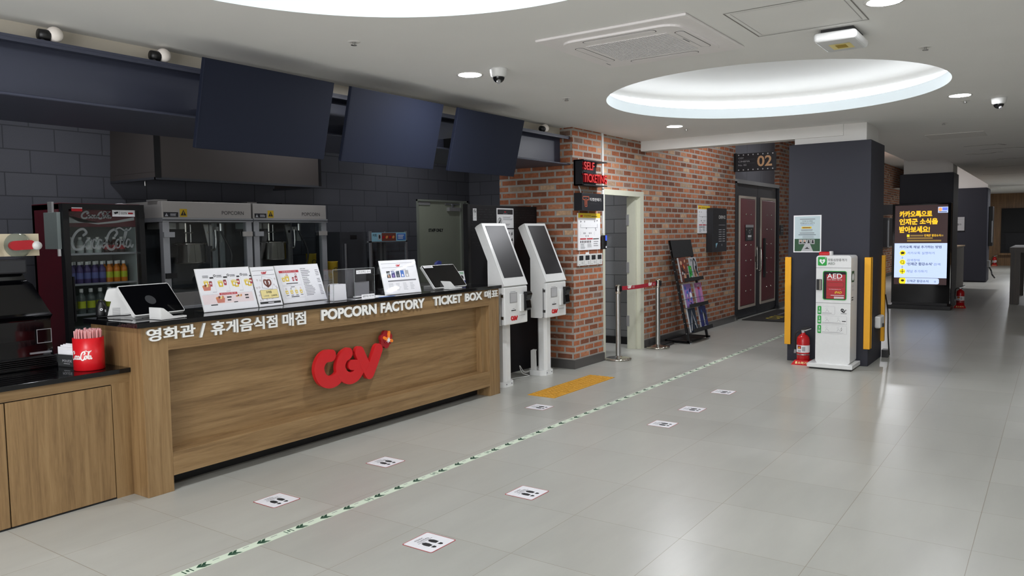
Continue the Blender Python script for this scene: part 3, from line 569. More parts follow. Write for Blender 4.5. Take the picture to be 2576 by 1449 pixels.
b = MB(); b.box(1.2, 5.13, 1.335, 2.205, 5.2, 1.42, 'dark_plastic'); b.build('top_bar', t, bev=.01)
t2 = T('bottle_sign', 'beige sign with two cola bottles above the black dispenser', 'sign', (1.95, 5.2, 1.43))
Fs = FR((1.62, 5.16, 1.44))
b = MB(); b.fbox(Fs, 0, 0, .673, .135, -.04, 0, 'beige'); b.build('backboard', t2)
for cx in (.09, .325, .560):
    b = MB(); c0 = Fs.p(cx-.01, .066, 0); b.lathe([(.075, 0), (.074, .02), (.05, .045), (.03, .055)], c0, 'clear_bottle', 24, (0, -1, 0)); o_ = b.build('bottle', t2)
    b = MB(); b.stroke(Fs.sub(cx-.01, .064, .056), [(-.035, .0), (.05, .004)], .028, 'label_red', -.03, .002, smooth=False); b.build('label', o_)
    b = MB(); b.lathe([(0, .075), (.024, .073), (.027, .06), (.027, .04)], Fs.p(cx+.075, .062, 0), 'cap_white', 20, (0, -1, 0)); b.build('cap', o_)
# ================================================================= BACK OF HOUSE
# drinks fridge
t = T('drinks_fridge', 'tall dark red glass-door drinks fridge behind the counter', 'fridge', (3.28, 6.5, 0))
x0, x1, y0, y1 = 2.955, 3.605, 6.24, 6.74
b = MB(); b.box(x0, y0+.06, 0, x0+.04, y1, 1.815, 'fridge_red'); b.box(x1-.04, y0+.06, 0, x1, y1, 1.815, 'fridge_red'); b.box(x0, y0+.06, 1.77, x1, y1, 1.82, 'fridge_red'); b.box(x0, y0+.06, 0, x1, y1, .35, 'fridge_red'); b.box(x0, y1-.04, .3, x1, y1, 1.8, 'fridge_red')
b.box(x0+.04, y1-.05, .35, x1-.04, y1-.04, 1.77, 'fridge_inner'); b.box(x0+.04, y0+.07, .35, x0+.045, y1-.04, 1.77, 'fridge_inner'); b.box(x1-.045, y0+.07, .35, x1-.04, y1-.04, 1.77, 'fridge_inner')
bd = b.build('cabinet', t, bev=.004)
b = MB(); Fl = FR((x0, y1, 0), (0, -1, 0)); # side lettering, running down the side
G = FR((x0, 6.30, 1.38), (0, .10, -1), (0, 1, .10)); cola(b, G, 0, .02, .75, .26, 'ink_grey', .0012, 1.2); b.build('side_lettering', bd)
b = MB(); b.frame(FR((0, y0, 0)), x0, .35, x1, 1.815, .045, 'black', -.06, 0); b.box(x0, y0, .0, x1, y0+.06, .34, 'black'); dr = b.build('door_frame', t)
b = MB(); b.quad([(x0+.045, y0+.02, .39), (x1-.045, y0+.02, .39), (x1-.045, y0+.02, 1.77), (x0+.045, y0+.02, 1.77)], 'glass'); b.build('door_glass', t)
b = MB(); b.box(x0+.05, y0-.004, .9, x0+.062, y0+.03, 1.25, 'black'); b.build('handle', t)
Fg = FR((0, y0+.016, 0)); b = MB(); cola(b, Fg, 3.01, 1.45, .50, .18, 'frost', .0006, .95); b.build('glass_lettering', t)
Fh = FR((0, y0+.06, 0)); b = MB(); b.fbox(Fh, x0+.045, 1.635, x1-.045, 1.77, -.01, 0, 'fridge_red')
b.prism(Fh, [(3.0, 1.73), (3.10, 1.675), (3.25, 1.655), (3.40, 1.668), (3.55, 1.69), (3.55, 1.715), (3.40, 1.685), (3.25, 1.668), (3.14, 1.668), (3.0, 1.665)], 0, .0008, 'fridge_white')
cola(b, Fh, 3.12, 1.70, .24, .06, 'paper_grey', .001, 1.4); b.build('header_panel', t)
b = MB(); b.fbox(Fg, 3.345, 1.718, 3.532, 1.770, 0, .003, 'paper'); b.rect(Fg, 3.40, 1.73, 3.402, 1.76, 'ink', .004); b.prism(Fg, [(3.357, 1.752), (3.39, 1.758), (3.393, 1.745), (3.365, 1.737)], 0, .004, 'ink'); b.text('CCTV', Fg, 3.415, 1.737, 3.465, 1.752, 'ink', .01, .004); b.rect(Fg, 3.475, 1.738, 3.515, 1.751, 'ink_red', .004); b.build('camera_notice', t, label='white notice with small camera symbol')
b = MB(); b.fbox(Fg, 3.02, 1.755, 3.10, 1.785, .016, .02, 'label_red'); b.rect(Fg, 3.02, 1.776, 3.10, 1.785, 'paper_grey', .021); b.build('sticker', t)
for z in (1.425, 1.185, .945, .68):
    b = MB(); b.box(3.0, y0+.075, z-.008, 3.56, y1-.05, z, 'fridge_inner'); b.box(3.0, y0+.07, z-.012, 3.56, y0+.078, z+.004, 'alu'); b.build('shelf', t)
b = MB(); b.box(x0-.03, 6.275, 1.465, x0-.001, 6.485, 1.748, 'fridge_inner'); b.box(x0-.018, 6.37, 1.74, x0-.001, 6.44, 1.83, 'grey_plastic'); b.box(x0-.03, 6.27, 1.41, x0-.012, 6.29, 1.465, 'white_plastic'); tag(b.build('leaflet_pocket', bev=.002), 'grey clear leaflet pocket hung on the side of the red fridge', 'leaflet holder')
def bottle(kind, x, y, z, proto={}):
    spec = {'purple': ('purple', 'label_purple', 'small purple juice bottle with white cap in the drinks fridge', 'purple juice bottles in the fridge'), 'orange': ('bottle_orange', 'label_yellow', 'orange juice bottle with white cap in the drinks fridge', 'orange juice bottles in the fridge'),
            'clear': ('clear_bottle', 'label_yellow', 'clear soda bottle with yellow label on the low fridge shelf', 'clear soda bottles in the fridge'), 'milk': ('pepsi_clear', 'cap_white', 'pale bottle with white cap on the top fridge shelf', 'pale bottles on the top fridge shelf'), 'cola': ('cola', 'label_red', 'dark cola bottle on the top fridge shelf', 'cola bottles on the top fridge shelf')}[kind]
    if kind not in proto:
        h = .175 if kind in ('purple', 'orange') else (.20 if kind == 'clear' else .13); r = .027 if kind != 'clear' else .03
        b = MB(); b.lathe([(0, 0), (r*.9, 0), (r, .008), (r, h*.35), (r*.93, h*.45), (r, h*.56), (r*.96, h*.66), (r*.45, h*.82), (r*.42, h*.87)], (0, 0, 0), spec[0], 16); o = b.build('bottle', loc=(0, 0, 0))
        b = MB(); b.lathe([(r*1.02, h*.22), (r*1.02, h*.5)], (0, 0, 0), spec[1], 16); b.build('label', o)
        b = MB(); b.lathe([(r*.5, h*.85), (r*.52, h*.86), (r*.52, h*.98), (r*.45, h), (0, h)], (0, 0, 0), 'cap_white', 12); b.build('cap', o)
        tag(o, spec[2], 'bottle', spec[3]); proto[kind] = o
    else: o = copy_tree(proto[kind])
    o.location = (x, y, z)
for i in range(5):
    for j in range(2): bottle('purple', 3.055+i*.06, 6.36+j*.08, 1.185)
for i in range(3):
    for j in range(2): bottle('orange', 3.353+i*.061, 6.36+j*.08, 1.185)
for i in range(6): bottle('clear', 3.05+i*.075, 6.37, .945)
for i in range(4): bottle('milk', 3.06+i*.07, 6.36, 1.425)
for i in range(3): bottle('cola', 3.345+i*.06, 6.36, 1.425)
b = MB(); b.prism(FR((3.46, 6.40, 1.822), (1, 0, 0), (0, 0, 1)), [(0, 0), (.045, .012), (.095, .002), (.095, 0)], -.06, 0, 'paper_grey'); tag(b.build('paper_bag'), 'crumpled pale scrap on top of the red fridge', 'paper')
# stainless cold cabinet next to the fridge
t = T('steel_freezer', 'narrow dark stainless cabinet between the red fridge and popcorn machines', 'freezer', (3.70, 6.75, 0))
b = MB(); b.box(3.62, 6.55, 0, 3.775, 6.98, 1.80, 'dark_steel'); b.build('body', t)
b = MB(); b.box(3.63, 6.535, .9, 3.765, 6.55, 1.68, 'dark_steel'); b.build('door', t); b = MB(); b.box(3.62, 6.54, 1.69, 3.775, 6.55, 1.70, 'alu'); b.box(3.72, 6.51, 1.3, 3.735, 6.535, 1.5, 'alu'); b.build('handle', t)
# back counter
b = MB(); b.box(3.80, 6.25, 0, 7.75, 6.98, .88, 'dark_steel'); b.box(3.785, 6.20, .88, 7.76, 6.99, .91, 'steel_brushed'); tag(b.build('back_counter'), 'long stainless back counter carrying the popcorn machines', 'counter')
# popcorn machines
def popcorn(px, label):
    w, y0, y1, z0 = .905, 6.30, 6.90, .911
    t = T('popcorn_machine', label, 'popcorn machine', (px+w/2, 6.6, z0), 'popcorn machines on the back counter')
    F = FR((px, y0, 0))
    b = MB(); b.box(px, y0, z0, px+w, y1, 1.06, 'steel_brushed'); b.box(px-.01, y0-.03, z0, px+w+.01, y0, z0+.03, 'alu'); b.build('base', t, bev=.003)
    b = MB(); b.box(px, y0, 1.712, px+w, y1, 1.856, 'header_steel'); hd = b.build('header', t, bev=.003)
    b = MB(); b.box(px-.005, y0-.012, 1.678, px+w+.008, y1, 1.712, 'alu'); b.box(px-.005, y0-.016, 1.690, px+w+.008, y0-.012, 1.698, 'dark_plastic'); b.build('trim_rail', t)
    for a in (0, w-.06):
        for yy in (y0, y1-.05):
            b = MB(); b.box(px+a, yy, 1.06, px+a+.06, yy+.05, 1.678, 'alu'); b.build('post', t)
    b = MB(); b.quad([(px+.06, y0+.01, 1.06), (px+w-.06, y0+.01, 1.06), (px+w-.06, y0+.01, 1.678), (px+.06, y0+.01, 1.678)], 'glass'); b.build('front_glass', t)
    for a in (.03, w-.03):
        b = MB(); b.quad([(px+a, y0+.05, 1.06), (px+a, y1-.05, 1.06), (px+a, y1-.05, 1.678), (px+a, y0+.05, 1.678)], 'glass'); b.build('side_glass', t)
    b = MB(); b.box(px+w/2-.003, y0+.006, 1.06, px+w/2+.003, y0+.012, 1.678, 'dark_plastic'); b.build('door_seam', t)
    b = MB(); b.box(px+.05, y1-.02, 1.06, px+w-.05, y1-.01, 1.678, 'dark_steel'); b.build('back_panel', t)
    for a, z, m in ((0, 1.545, 'alu'), (w-.105, 1.545, 'header_steel'), (.005, 1.19, 'black')):
        b = MB(); b.fbox(F, a, z, a+.10, z+.045, 0, .018, m); b.build('hinge', t)
    kx, ky = px+w*.48, 6.60
    b = MB(); b.lathe([(0, 1.30), (.13, 1.30), (.145, 1.315), (.145, 1.475), (.155, 1.48), (.15, 1.49), (.02, 1.50), (0, 1.50)], (kx, ky, 0), 'chrome', 36); kt = b.build('kettle', t)
    b = MB(); b.cyl((kx-.03, ky, 1.5), (kx-.03, ky, 1.68), .012, 'chrome'); b.cyl((kx+.02, ky, 1.5), (kx+.02, ky, 1.66), .009, 'steel'); b.cyl((kx-.06, ky-.02, 1.585), (kx+.03, ky-.02, 1.585), .005, 'steel'); b.build('stirrer', kt)
    b = MB(); b.prism(FR((0, ky-.10, 0)), [(kx+.08, 1.66), (kx+.17, 1.66), (kx+.17, 1.46), (kx+.12, 1.46)], 0, .015, 'steel'); b.cyl((kx+.13, ky-.12, 1.59), (kx+.13, ky-.10, 1.59), .014, 'chrome'); b.build('hanger_plate', t)
    b = MB(); b.tube([(kx+.21, ky-.1, 1.61), (kx+.215, ky-.1, 1.50), (kx+.20, ky-.1, 1.43), (kx+.15, ky-.12, 1.42)], .011, 'steel'); b.build('crank_handle', t)
    b = MB(); b.tube([(px+w-.20, 6.5, 1.66), (px+w-.19, 6.5, 1.58), (px+w-.13, 6.48, 1.45), (px+w-.11, 6.47, 1.35), (px+w-.16, 6.46, 1.22), (px+w-.20, 6.46, 1.14)], .010, 'dark_plastic'); b.cyl((px+w-.20, 6.5, 1.6), (px+w-.20, 6.5, 1.67), .018, 'steel'); b.build('oil_hose', t)
    b = MB(); b.box(px+.12, 6.55, 1.62, px+.28, 6.75, 1.675, 'white_plastic'); b.box(px+.34, 6.6, 1.62, px+.42, 6.75, 1.675, 'white_plastic'); b.cyl((px+w-.16, 6.62, 1.64), (px+w-.16, 6.62, 1.60), .035, 'white_plastic'); b.cyl((px+w-.13, 6.6, 1.6), (px+w-.13, 6.6, 1.49), .03, 'frost'); b.build('lamp_fitting', t)
    b = MB(); b.text('POPCORN', F, .585, 1.746, .82, 1.779, 'ink' if 'left' not in label else 'ink', .0, .001); b.build('nameplate', hd)
    b = MB(); b.rect(F, .013, 1.72, .15, 1.762, 'sign_dark', .001); warn_tri(b, F, .04, 1.727, .03, 'ink_light', 'sign_dark', .0016); b.bars(F, .075, 1.728, .14, 1.752, 3, 'ink_light', d=.0016); b.rect(F, .165, 1.722, .235, 1.792, 'bucket_yellow', .001); warn_tri(b, F, .20, 1.735, .055, 'ink', 'bucket_yellow', .0016); b.build('warning_sticker', hd)
    b = MB(); b.box(px-.02, 6.36, 1.856, px+.09, 6.5, 1.872, 'steel_brushed'); b.box(px+.42, 6.4, 1.856, px+.52, 6.5, 1.875, 'black'); b.build('top_vent', t)
    return t
popcorn(3.80, 'stainless popcorn machine next to the red drinks fridge'); popcorn(4.728, 'stainless popcorn machine beside the yellow popcorn buckets')
# yellow buckets
k = 0
for (x, y, z, h, lab) in ((5.69, 6.62, .911, .44, 'tall stack of yellow popcorn tubs beside the popcorn machine'), (5.885, 6.5, .911, .35, 'short stack of yellow popcorn tubs near the warmer cabinet')):
    b = MB(); b.lathe([(0, 0), (.046, 0), (.055, h-.01), (.058, h), (.05, h)], (x, y, z), 'bucket_yellow', 24); o = b.build('popcorn_tub')
    tag(o, lab, 'tub'); b = MB(); b.ring(FR((x-.01, y-.058, z+h-.09), (.95, -.3, 0)), 0, 0, .02, .026, 'sign_dark', .003, 20); b.build('emblem', o)
# grey steel unit and heated display case
b = MB(); b.box(6.05, 6.55, .91, 6.46, 6.95, 1.582, 'dark_steel'); F = FR((0, 6.55, 0)); b.fbox(F, 6.20, 1.5, 6.30, 1.545, 0, .004, 'black'); b.fbox(F, 6.10, 1.0, 6.115, 1.45, .01, .03, 'alu'); tag(b.build('steel_cupboard', bev=.004), 'dark stainless cupboard standing left of the heated display case', 'cupboard')
t = T('display_warmer', 'heated display case with snack banner left of the staff door', 'display case', (6.78, 6.7, .91))
b = MB()
for x in (6.465, 7.065):
    for y in (6.50, 6.86): b.box(x, y, .96, x+.025, y+.025, 1.585, 'alu')
b.box(6.465, 6.5, .911, 7.09, 6.885, .97, 'steel_brushed'); b.box(6.465, 6.5, 1.455, 7.09, 6.885, 1.47, 'alu'); b.build('frame', t)
F = FR((6.49, 6.498, 1.465)); b = MB(); b.fbox(F, 0, 0, .575, .105, -.01, 0, 'blue_pale'); b.rect(F, .16, .005, .40, .10, 'brown', .001); b.rect(F, .005, .005, .09, .05, 'blue_pale', .001); b.text('커피', F, .012, .055, .075, .09, 'ink', .01, .0015); b.rect(F, .10, .02, .15, .085, 'paper_grey', .001); b.ell(F, .125, .055, .014, .024, 'ink', .0016, 14)
for i in range(4): b.ell(F, .19+.055*i, .05, .022, .016, 'orange' if i % 2 else 'label_red', .0016, 12, .5)
b.rect(F, .42, .015, .565, .09, 'blue', .001); b.bars(F, .435, .025, .55, .08, 3, 'paper', d=.0016); b.build('banner', t)
for y in (6.505, 6.875):
    b = MB(); b.quad([(6.49, y, .97), (7.065, y, .97), (7.065, y, 1.455), (6.49, y, 1.455)], 'glass'); b.build('glass_pane', t)
b = MB(); b.box(6.70, 6.7, .97, 6.705, 6.72, 1.455, 'alu'); b.box(6.82, 6.7, 1.1, 6.86, 6.75, 1.455, 'alu'); b.box(6.89, 6.7, 1.1, 6.93, 6.75, 1.455, 'alu'); b.build('inner_rail', t)
b = MB(); b.lathe([(.09, 0), (.09, .12), (.02, .20), (0, .2)], (6.47, 6.36, .91+.12), 'black', 20); b.box(6.3, 6.3, .911, 6.75, 6.42, 1.10, 'black'); tag(b.build('printer_box', bev=.01), 'black counter machine in front of the heated display case', 'machine')
# exhaust hood
t = T('exhaust_hood', 'stainless exhaust hood hanging above the popcorn machines', 'range hood', (4.63, 6.63, 2.05))
hx0, hx1, hy0, hy1 = 3.735, 5.53, 6.265, 6.99
b = MB(); b.quad([(hx0, hy0, 2.05), (hx1, hy0, 2.05), (hx1+.06, hy0, 2.75), (hx0+.03, hy0, 2.75)], 'hood_steel'); b.quad([(hx0, hy1, 2.05), (hx0, hy0, 2.05), (hx0+.03, hy0, 2.75), (hx0+.03, hy1, 2.75)], 'hood_steel'); b.quad([(hx1, hy0, 2.05), (hx1, hy1, 2.05), (hx1+.06, hy1, 2.75), (hx1+.06, hy0, 2.75)], 'hood_steel'); b.quad([(hx0, hy0+.02, 2.10), (hx0, hy1, 2.10), (hx1, hy1, 2.10), (hx1, hy0+.02, 2.10)], 'dark_steel'); b.build('canopy', t)
b = MB(); b.box(hx0, hy0-.002, 2.035, hx1, hy0+.02, 2.055, 'dark_steel'); b.box(hx0, hy0, 2.035, hx0+.02, hy1, 2.055, 'dark_steel'); b.box(hx1-.02, hy0, 2.035, hx1, hy1, 2.055, 'dark_steel'); b.build('lip', t)
b = MB(); b.box(hx0-.004, hy0-.004, 2.05, hx0+.05, hy0, 2.75, 'black'); b.box(hx1-.015, hy0-.004, 2.05, hx1+.02, hy0, 2.4, 'black'); b.cyl((hx0+.1, 6.6, 2.0), (hx0+.1, 6.6, 2.04), .008, 'steel'); b.build('edge_strip', t)
# staff door
b = MB(); fx0, fx1 = 7.825, 8.885
b.box(fx0, 6.975, 0, fx0+.022, 7.02, 2.008, 'staff_frame'); b.box(8.72, 6.955, 0, 8.80, 7.02, 1.985, 'staff_frame'); b.box(8.80, 6.965, 0, 8.855, 7.02, 1.99, 'staff_frame'); b.box(8.855, 6.955, 0, fx1, 7.02, 2.008, 'staff_frame'); b.box(fx0, 6.955, 1.985, fx1, 7.02, 2.008, 'staff_frame')
d3 = S(b.build('door_3')); F = FR((0, 6.985, 0))
b = MB(); b.fbox(F, fx0+.022, 0, 8.72, 1.985, -.03, 0, 'staff_door'); lf = b.build('door_leaf', d3)
b = MB(); b.text('STAFF ONLY', F, 8.045, 1.573, 8.355, 1.619, 'ink', .06, .001); b.build('lettering', lf)
b = MB(); b.fbox(F, 8.44, 1.86, 8.69, 1.91, 0, .05, 'grey_plastic'); b.fbox(F, 8.40, 1.95, 8.70, 1.965, 0, .02, 'alu'); b.fbox(F, 8.52, 1.90, 8.55, 1.96, .02, .035, 'alu'); b.build('door_closer', d3)
b = MB(); b.fbox(F, fx0+.025, 1.935, 8.08, 1.98, 0, .012, 'grey_plastic'); b.build('door_sensor', d3)

# ================================================================= ABOVE THE COUNTER
def board(F, bb, w, h, th, m_front, m_body): bb.fbox(F, 0, 0, w, h, -th, 0, m_body); bb.rect(F, .004, .004, w-.004, h-.004, m_front, .0004)
for i, (x0, x1, lab) in enumerate(((2.765, 3.755, 'black blank menu screen nearest the low side counter'), (3.915, 4.915, 'black blank menu screen in the middle of the three'), (5.11, 6.075, 'black blank menu screen nearest the brick pier'))):
    t = T('menu_screen', lab, 'screen', ((x0+x1)/2, 4.2, 2.05), 'menu screens under the ceiling')
    yb, yt, zb, zt_ = 4.205, 4.075, 2.065, 2.575
    up = Vector((0, yt-yb, zt_-zb)); h = up.length; F = FR((x0, yb, zb), (1, 0, 0), up)
    b = MB(); b.fbox(F, 0, 0, x1-x0, h, -.03, 0, 'screen_black'); b.build('panel', t, bev=.003)
    b = MB(); b.rect(F, .012, .014, x1-x0-.012, h-.012, 'screen_black', .0006); b.build('display', t)
    xm = (x0+x1)/2; b = MB(); b.fbox(F, (x1-x0)/2-.2, .12, (x1-x0)/2+.2, .38, -.07, -.03, 'black'); b.box(xm-.06, 4.2, 2.30, xm+.06, 4.60, 2.40, 'black'); b.build('wall_bracket', t)
b = MB()
g0 = None
for x, lab in ((2.138, 'frosted globe bulb on the canopy beam farthest from the screens'), (2.77, 'frosted globe bulb on the canopy beam just beside the first screen'), (7.095, 'frosted globe bulb on the canopy beam beside the brick pier')):
    if g0 is None:
        g0 = T('globe_lamp', lab, 'lamp', (x, 4.50, 2.60), 'globe bulbs on the canopy beam')
        b = MB(); b.sphere((x, 4.50, 2.645), .043, 'globe'); b.build('bulb', g0)
        b = MB(); b.lathe([(.0, -.085), (.028, -.083), (.03, -.05), (.03, -.03)], (x, 4.50, 2.634), 'black', 18, (1, 0, 0)); b.cyl((x-.065, 4.50, 2.60), (x-.065, 4.50, 2.63), .014, 'black'); b.build('socket', g0)
    else: dup(g0, (x, 4.50, 2.60), lab)

# ================================================================= ON THE COUNTER
CT = 1.045
def tilt_frame(x, y, rz, ti, z=CT+.003):
    ax = Vector((math.cos(rz), math.sin(rz), 0)); bk = Vector((-math.sin(rz), math.cos(rz), 0)); return FR((x, y, z), ax, bk*math.sin(ti)+Vector((0, 0, math.cos(ti)))), bk
def menu_stand(name, label, p, w, h, art, cat='menu board'):
    F, bk = tilt_frame(*p); t = T(name, label, cat, tuple(F.p(w/2, 0, -.05)[:2])+(CT,))
    b = MB(); b.fbox(F, 0, 0, w, h, -.004, 0, 'white_plastic'); b.build('backing', t)
    b = MB(); art(b, F, w, h); b.build('menu_sheet', t)
    b = MB(); b.rect(F, 0, 0, w, h, 'acrylic', .004); b.build('acrylic_cover', t)
    foot = F.o+bk*(h*math.sin(p[3])+.03); b = MB(); b.prism(FR(F.o, bk, (0, 0, 1)), [(.0, 0), (h*math.sin(p[3])+.04, 0), (h*math.sin(p[3])+.04, .003), (h*math.sin(p[3])*.9, h*math.cos(p[3])*.88), (h*math.sin(p[3])*.88, h*math.cos(p[3])*.88), (h*math.sin(p[3])+.034, .006), (0, .003)], .01, w-.01, 'acrylic'); b.build('easel', t)
    return t
def bucket(b, F, x, y, s, m='yellow'): b.prism(F, [(x-s*.38, y), (x+s*.38, y), (x+s*.5, y+s), (x-s*.5, y+s)], 0, .0012, m); b.ell(F, x, y+s*.45, s*.2, s*.24, 'paper', .0018, 12); b.ell(F, x, y+s, s*.48, s*.16, 'yellow_pale', .0016, 12)
def cupd(b, F, x, y, s): b.prism(F, [(x-s*.25, y), (x+s*.25, y), (x+s*.33, y+s), (x-s*.33, y+s)], 0, .0014, 'cup_red'); b.ell(F, x, y+s*.55, s*.14, s*.2, 'paper', .002, 10); b.ell(F, x, y+s, s*.33, s*.1, 'brown', .0018, 10)
def tray(b, F, x, y, s, m='salmon'): b.prism(F, [(x-s*.5, y), (x+s*.45, y), (x+s*.62, y+s*.6), (x-s*.62, y+s*.65)], 0, .0014, m); [b.ell(F, x+s*(.25*i-.4), y+s*(.62+.08*(i % 2)), s*.2, s*.14, ('orange', 'brown', 'yellow_pale')[i % 3], .002, 10, .4*i) for i in range(4)]
def art1(b, F, w, h):
    b.rect(F, .004, .004, w-.004, h-.004, 'paper', .0008)
    b.rect(F, .01, .05, w-.02, .115, 'pink', .001)
    for i in range(4):
        x = .045+.102*i; b.bars(F, x, .232, x+.045, .25, 3, 'ink', d=.0014); b.bars(F, x+.05, .225, x+.08, .238, 1, 'ink', .8, d=.0014)
        if i: b.ring(F, x-.012, .245, .005, .009, 'ink', .0014, 14)
        if i == 0: tray(b, F, .06, .145, .05); bucket(b, F, .062, .175, .035); cupd(b, F, .095, .172, .034)
        else:
            bucket(b, F, x+.02, .165, .04); cupd(b, F, x+.055, .175, .036)
            if i > 1: bucket(b, F, x+.038, .158, .038)
        b.rect(F, x+.05, .13, x+.08, .133, 'ink_light', .0014)
        if i: b.rect(F, x-.022, .13, x-.0212, .255, 'ink_light', .001)
    b.rect(F, .02, .117, w-.02, .118, 'ink_light', .0011); b.rect(F, .14, .108, .275, .123, 'ink_red', .0014); b.text('할인가에 즐기는 커플 세트', F, .15, .1115, .265, .1195, 'paper', 0, .002)
    tray(b, F, .14, .055, .055); tray(b, F, .285, .065, .045, 'pink'); b.bars(F, .19, .06, .225, .10, 2, 'ink', d=.0016); b.bars(F, .33, .066, .365, .106, 2, 'ink', d=.0016); b.rect(F, .06, .04, .11, .047, 'ink', .0016); b.rect(F, .235, .05, .265, .056, 'ink', .0016)
menu_stand('menu_stand', 'white menu stand with four yellow combo sets beside the black register', (3.016, 4.563, -.03, .342), .413, .299, art1)
def art2(b, F, w, h):
    b.rect(F, .003, .003, w-.003, h-.003, 'paper', .0008); b.rect(F, .008, h-.03, w-.008, h-.028, 'ink', .0012); b.rect(F, .008, h-.062, w-.008, h-.060, 'ink', .0012); cgv(b, F.sub(.082, h-.056), .042, 'ink_red', 0, .0014)
    for i in range(22):
        x, y = .012+random.random()*(w-.024), .045+random.random()*.175; b.ring(F, x, y, .0055, .0068, 'brown', .001, 10); b.stroke(F, [(x-.003, y), (x, y+.003), (x+.003, y)], .0005, 'brown', 0, .0011)
    P = [(.06, .135), (.145, .12), (.165, .20), (.08, .222)]; b.prism(F, P, 0, .0016, 'ink'); b.prism(F, [(x+(.1125-x)*.03, y+(.17-y)*.03) for x, y in P], 0, .0022, 'paper')
    for P in ([(.112, .14), (.088, .165), (.09, .19), (.112, .185), (.12, .165), (.105, .148)], [(.112, .14), (.14, .16), (.14, .187), (.118, .188), (.108, .17), (.118, .148)]): b.stroke(F, P, .006, 'brown', 0, .003)
    b.rrect(F, .035, .055, .185, .12, .008, 'ink', 0, .0024); b.rrect(F, .0365, .0565, .1835, .1185, .007, 'yellow_pale', 0, .003); b.text('프레즐', F, .082, .092, .13, .11, 'ink', .01, .0036); b.text('3,000원', F, .055, .068, .10, .08, 'ink_grey', 0, .0036); b.text('2,000원', F, .12, .068, .17, .082, 'ink', .01, .0036)
    b.rect(F, .012, .018, w-.012, .034, 'ink', .0012); b.rect(F, .08, .023, .13, .028, 'paper', .0016)
menu_stand('menu_stand', 'narrow menu stand with a brown pretzel on a cream price box', (3.438, 4.548, .018, .326), .203, .291, art2)
def art3(b, F, w, h):
    b.rect(F, .004, .004, w-.004, h-.004, 'paper', .0008); b.rect(F, .03, .232, .215, .25, 'ink_red', .0012); b.text('팝콘을 업그레이드 하세요', F, .06, .2365, .19, .2455, 'paper', 0, .0018)
    b.frame(F, .03, .135, .215, .228, .001, 'ink_light', 0, .0012); b.frame(F, .03, .035, .215, .13, .001, 'ink_light', 0, .0012)
    bucket(b, F, .055, .165, .03); bucket(b, F, .09, .165, .04); cupd(b, F, .145, .165, .028); cupd(b, F, .175, .165, .036); b.ring(F, .095, .215, .006, .009, 'ink_red', .002, 12); b.ring(F, .178, .215, .006, .009, 'cup_red', .002, 12); b.rect(F, .07, .145, .18, .151, 'ink', .0016); b.rect(F, .105, .118, .14, .124, 'ink_grey', .0016)
    for i in range(4): bucket(b, F, .055+.045*i, .068, .026); b.ring(F, .055+.045*i, .108, .004, .006, ('brown', 'ink', 'yellow_pale', 'orange')[i], .002, 10); b.rect(F, .043+.045*i, .055, .067+.045*i, .059, 'ink', .0016)
    b.rect(F, .085, .042, .16, .048, 'ink', .0016)
    for y, n, hd in ((.20, 4, .26), (.145, 3, .19), (.045, 7, .138)):
        hgt = {4: .05, 3: .035, 7: .08}[n]; b.text({4: 'POPCORN', 3: 'SNACK', 7: 'BEVERAGE'}[n], F, .235, hd-.008, .285, hd, 'ink', .01, .0016); b.bars(F, .235, hd-.015-hgt, .33, hd-.012, n, 'ink_grey', .35, .4, .0014); b.bars(F, .375, hd-.015-hgt, .41, hd-.012, n, 'ink_grey', .35, .2, .0014)
menu_stand('menu_stand', 'white menu stand with a red heading and printed price columns', (3.70, 4.615, .025, .348), .422, .292, art3)
def art4(b, F, w, h):
    b.rect(F, .004, .004, w-.004, h-.004, 'paper', .0008); b.rect(F, .02, h-.028, w-.03, h-.026, 'ink_grey', .0012); b.rect(F, .02, h-.062, w-.03, h-.06, 'ink_grey', .0012); cgv(b, F.sub(.18, h-.056), .042, 'ink_red', 0, .0014); b.text('CGV가격 정보안내', F, .125, h-.09, .28, h-.078, 'ink_grey', 0, .0014)
    for i in range(5): b.rect(F, .06+.052*i, .14, .10+.052*i, .198, ('ink', 'blue_dark', 'teal_dark', 'blue', 'paper_grey')[i], .0012); b.ell(F, .08+.052*i, .155, .010, .012, ('skin_photo', 'violet', 'ink_grey', 'paper', 'paper')[i], .0018, 10)
    b.rrect(F, .06, .107, .38, .118, .004, 'ink_grey', 0, .0012)
    for i in range(4): b.bars(F, .06+.08*i, .03, .115+.08*i, .095, 6, 'ink_light', .3, .4, .0012)
menu_stand('ticket_price_stand', 'white ticket price stand with five small film posters', (4.604, 4.475, -.06, .26), .414, .288, art4)
def pos(label, x, y, rz, ti, w, h, sticker, disc):
    F, bk = tilt_frame(x, y, rz, ti, CT+.018); t = T('cash_register', label, 'cash register', tuple(F.p(w/2, h/2, -.1)[:2])+(CT,), 'cash registers on the counter')
    b = MB(); b.rrect(F, 0, 0, w, h, .014, 'white_plastic', -.022, -.001); b.build('shell', t, bev=.003)
    b = MB(); b.rrect(F, .006, .007, w-.006, h-.007, .008, 'gloss_black', -.001, .0005); s_ = b.build('screen', t)
    if disc: b = MB(); b.ell(F, w*.46, h*.47, .036, .036, 'dark_plastic', .001, 28); b.build('round_mark', s_)
    if sticker: b = MB(); b.rect(F, .02, h-.03, .14, h-.008, 'paper', .001); b.bars(F, .03, h-.025, .13, h-.013, 1, 'ink_grey', d=.0016); b.build('sticker', s_)
    c = F.p(w/2, h/2, -.03); q = c+bk*.10; b = MB(); b.cyl((q.x, q.y, CT), (q.x, q.y, CT+.02), .10, 'white_plastic', n=28); b.tube([(q.x, q.y, CT+.01), (q.x, q.y, c.z-.01), tuple(c)], .035, 'white_plastic', 14); b.build('stand', t)
    return t
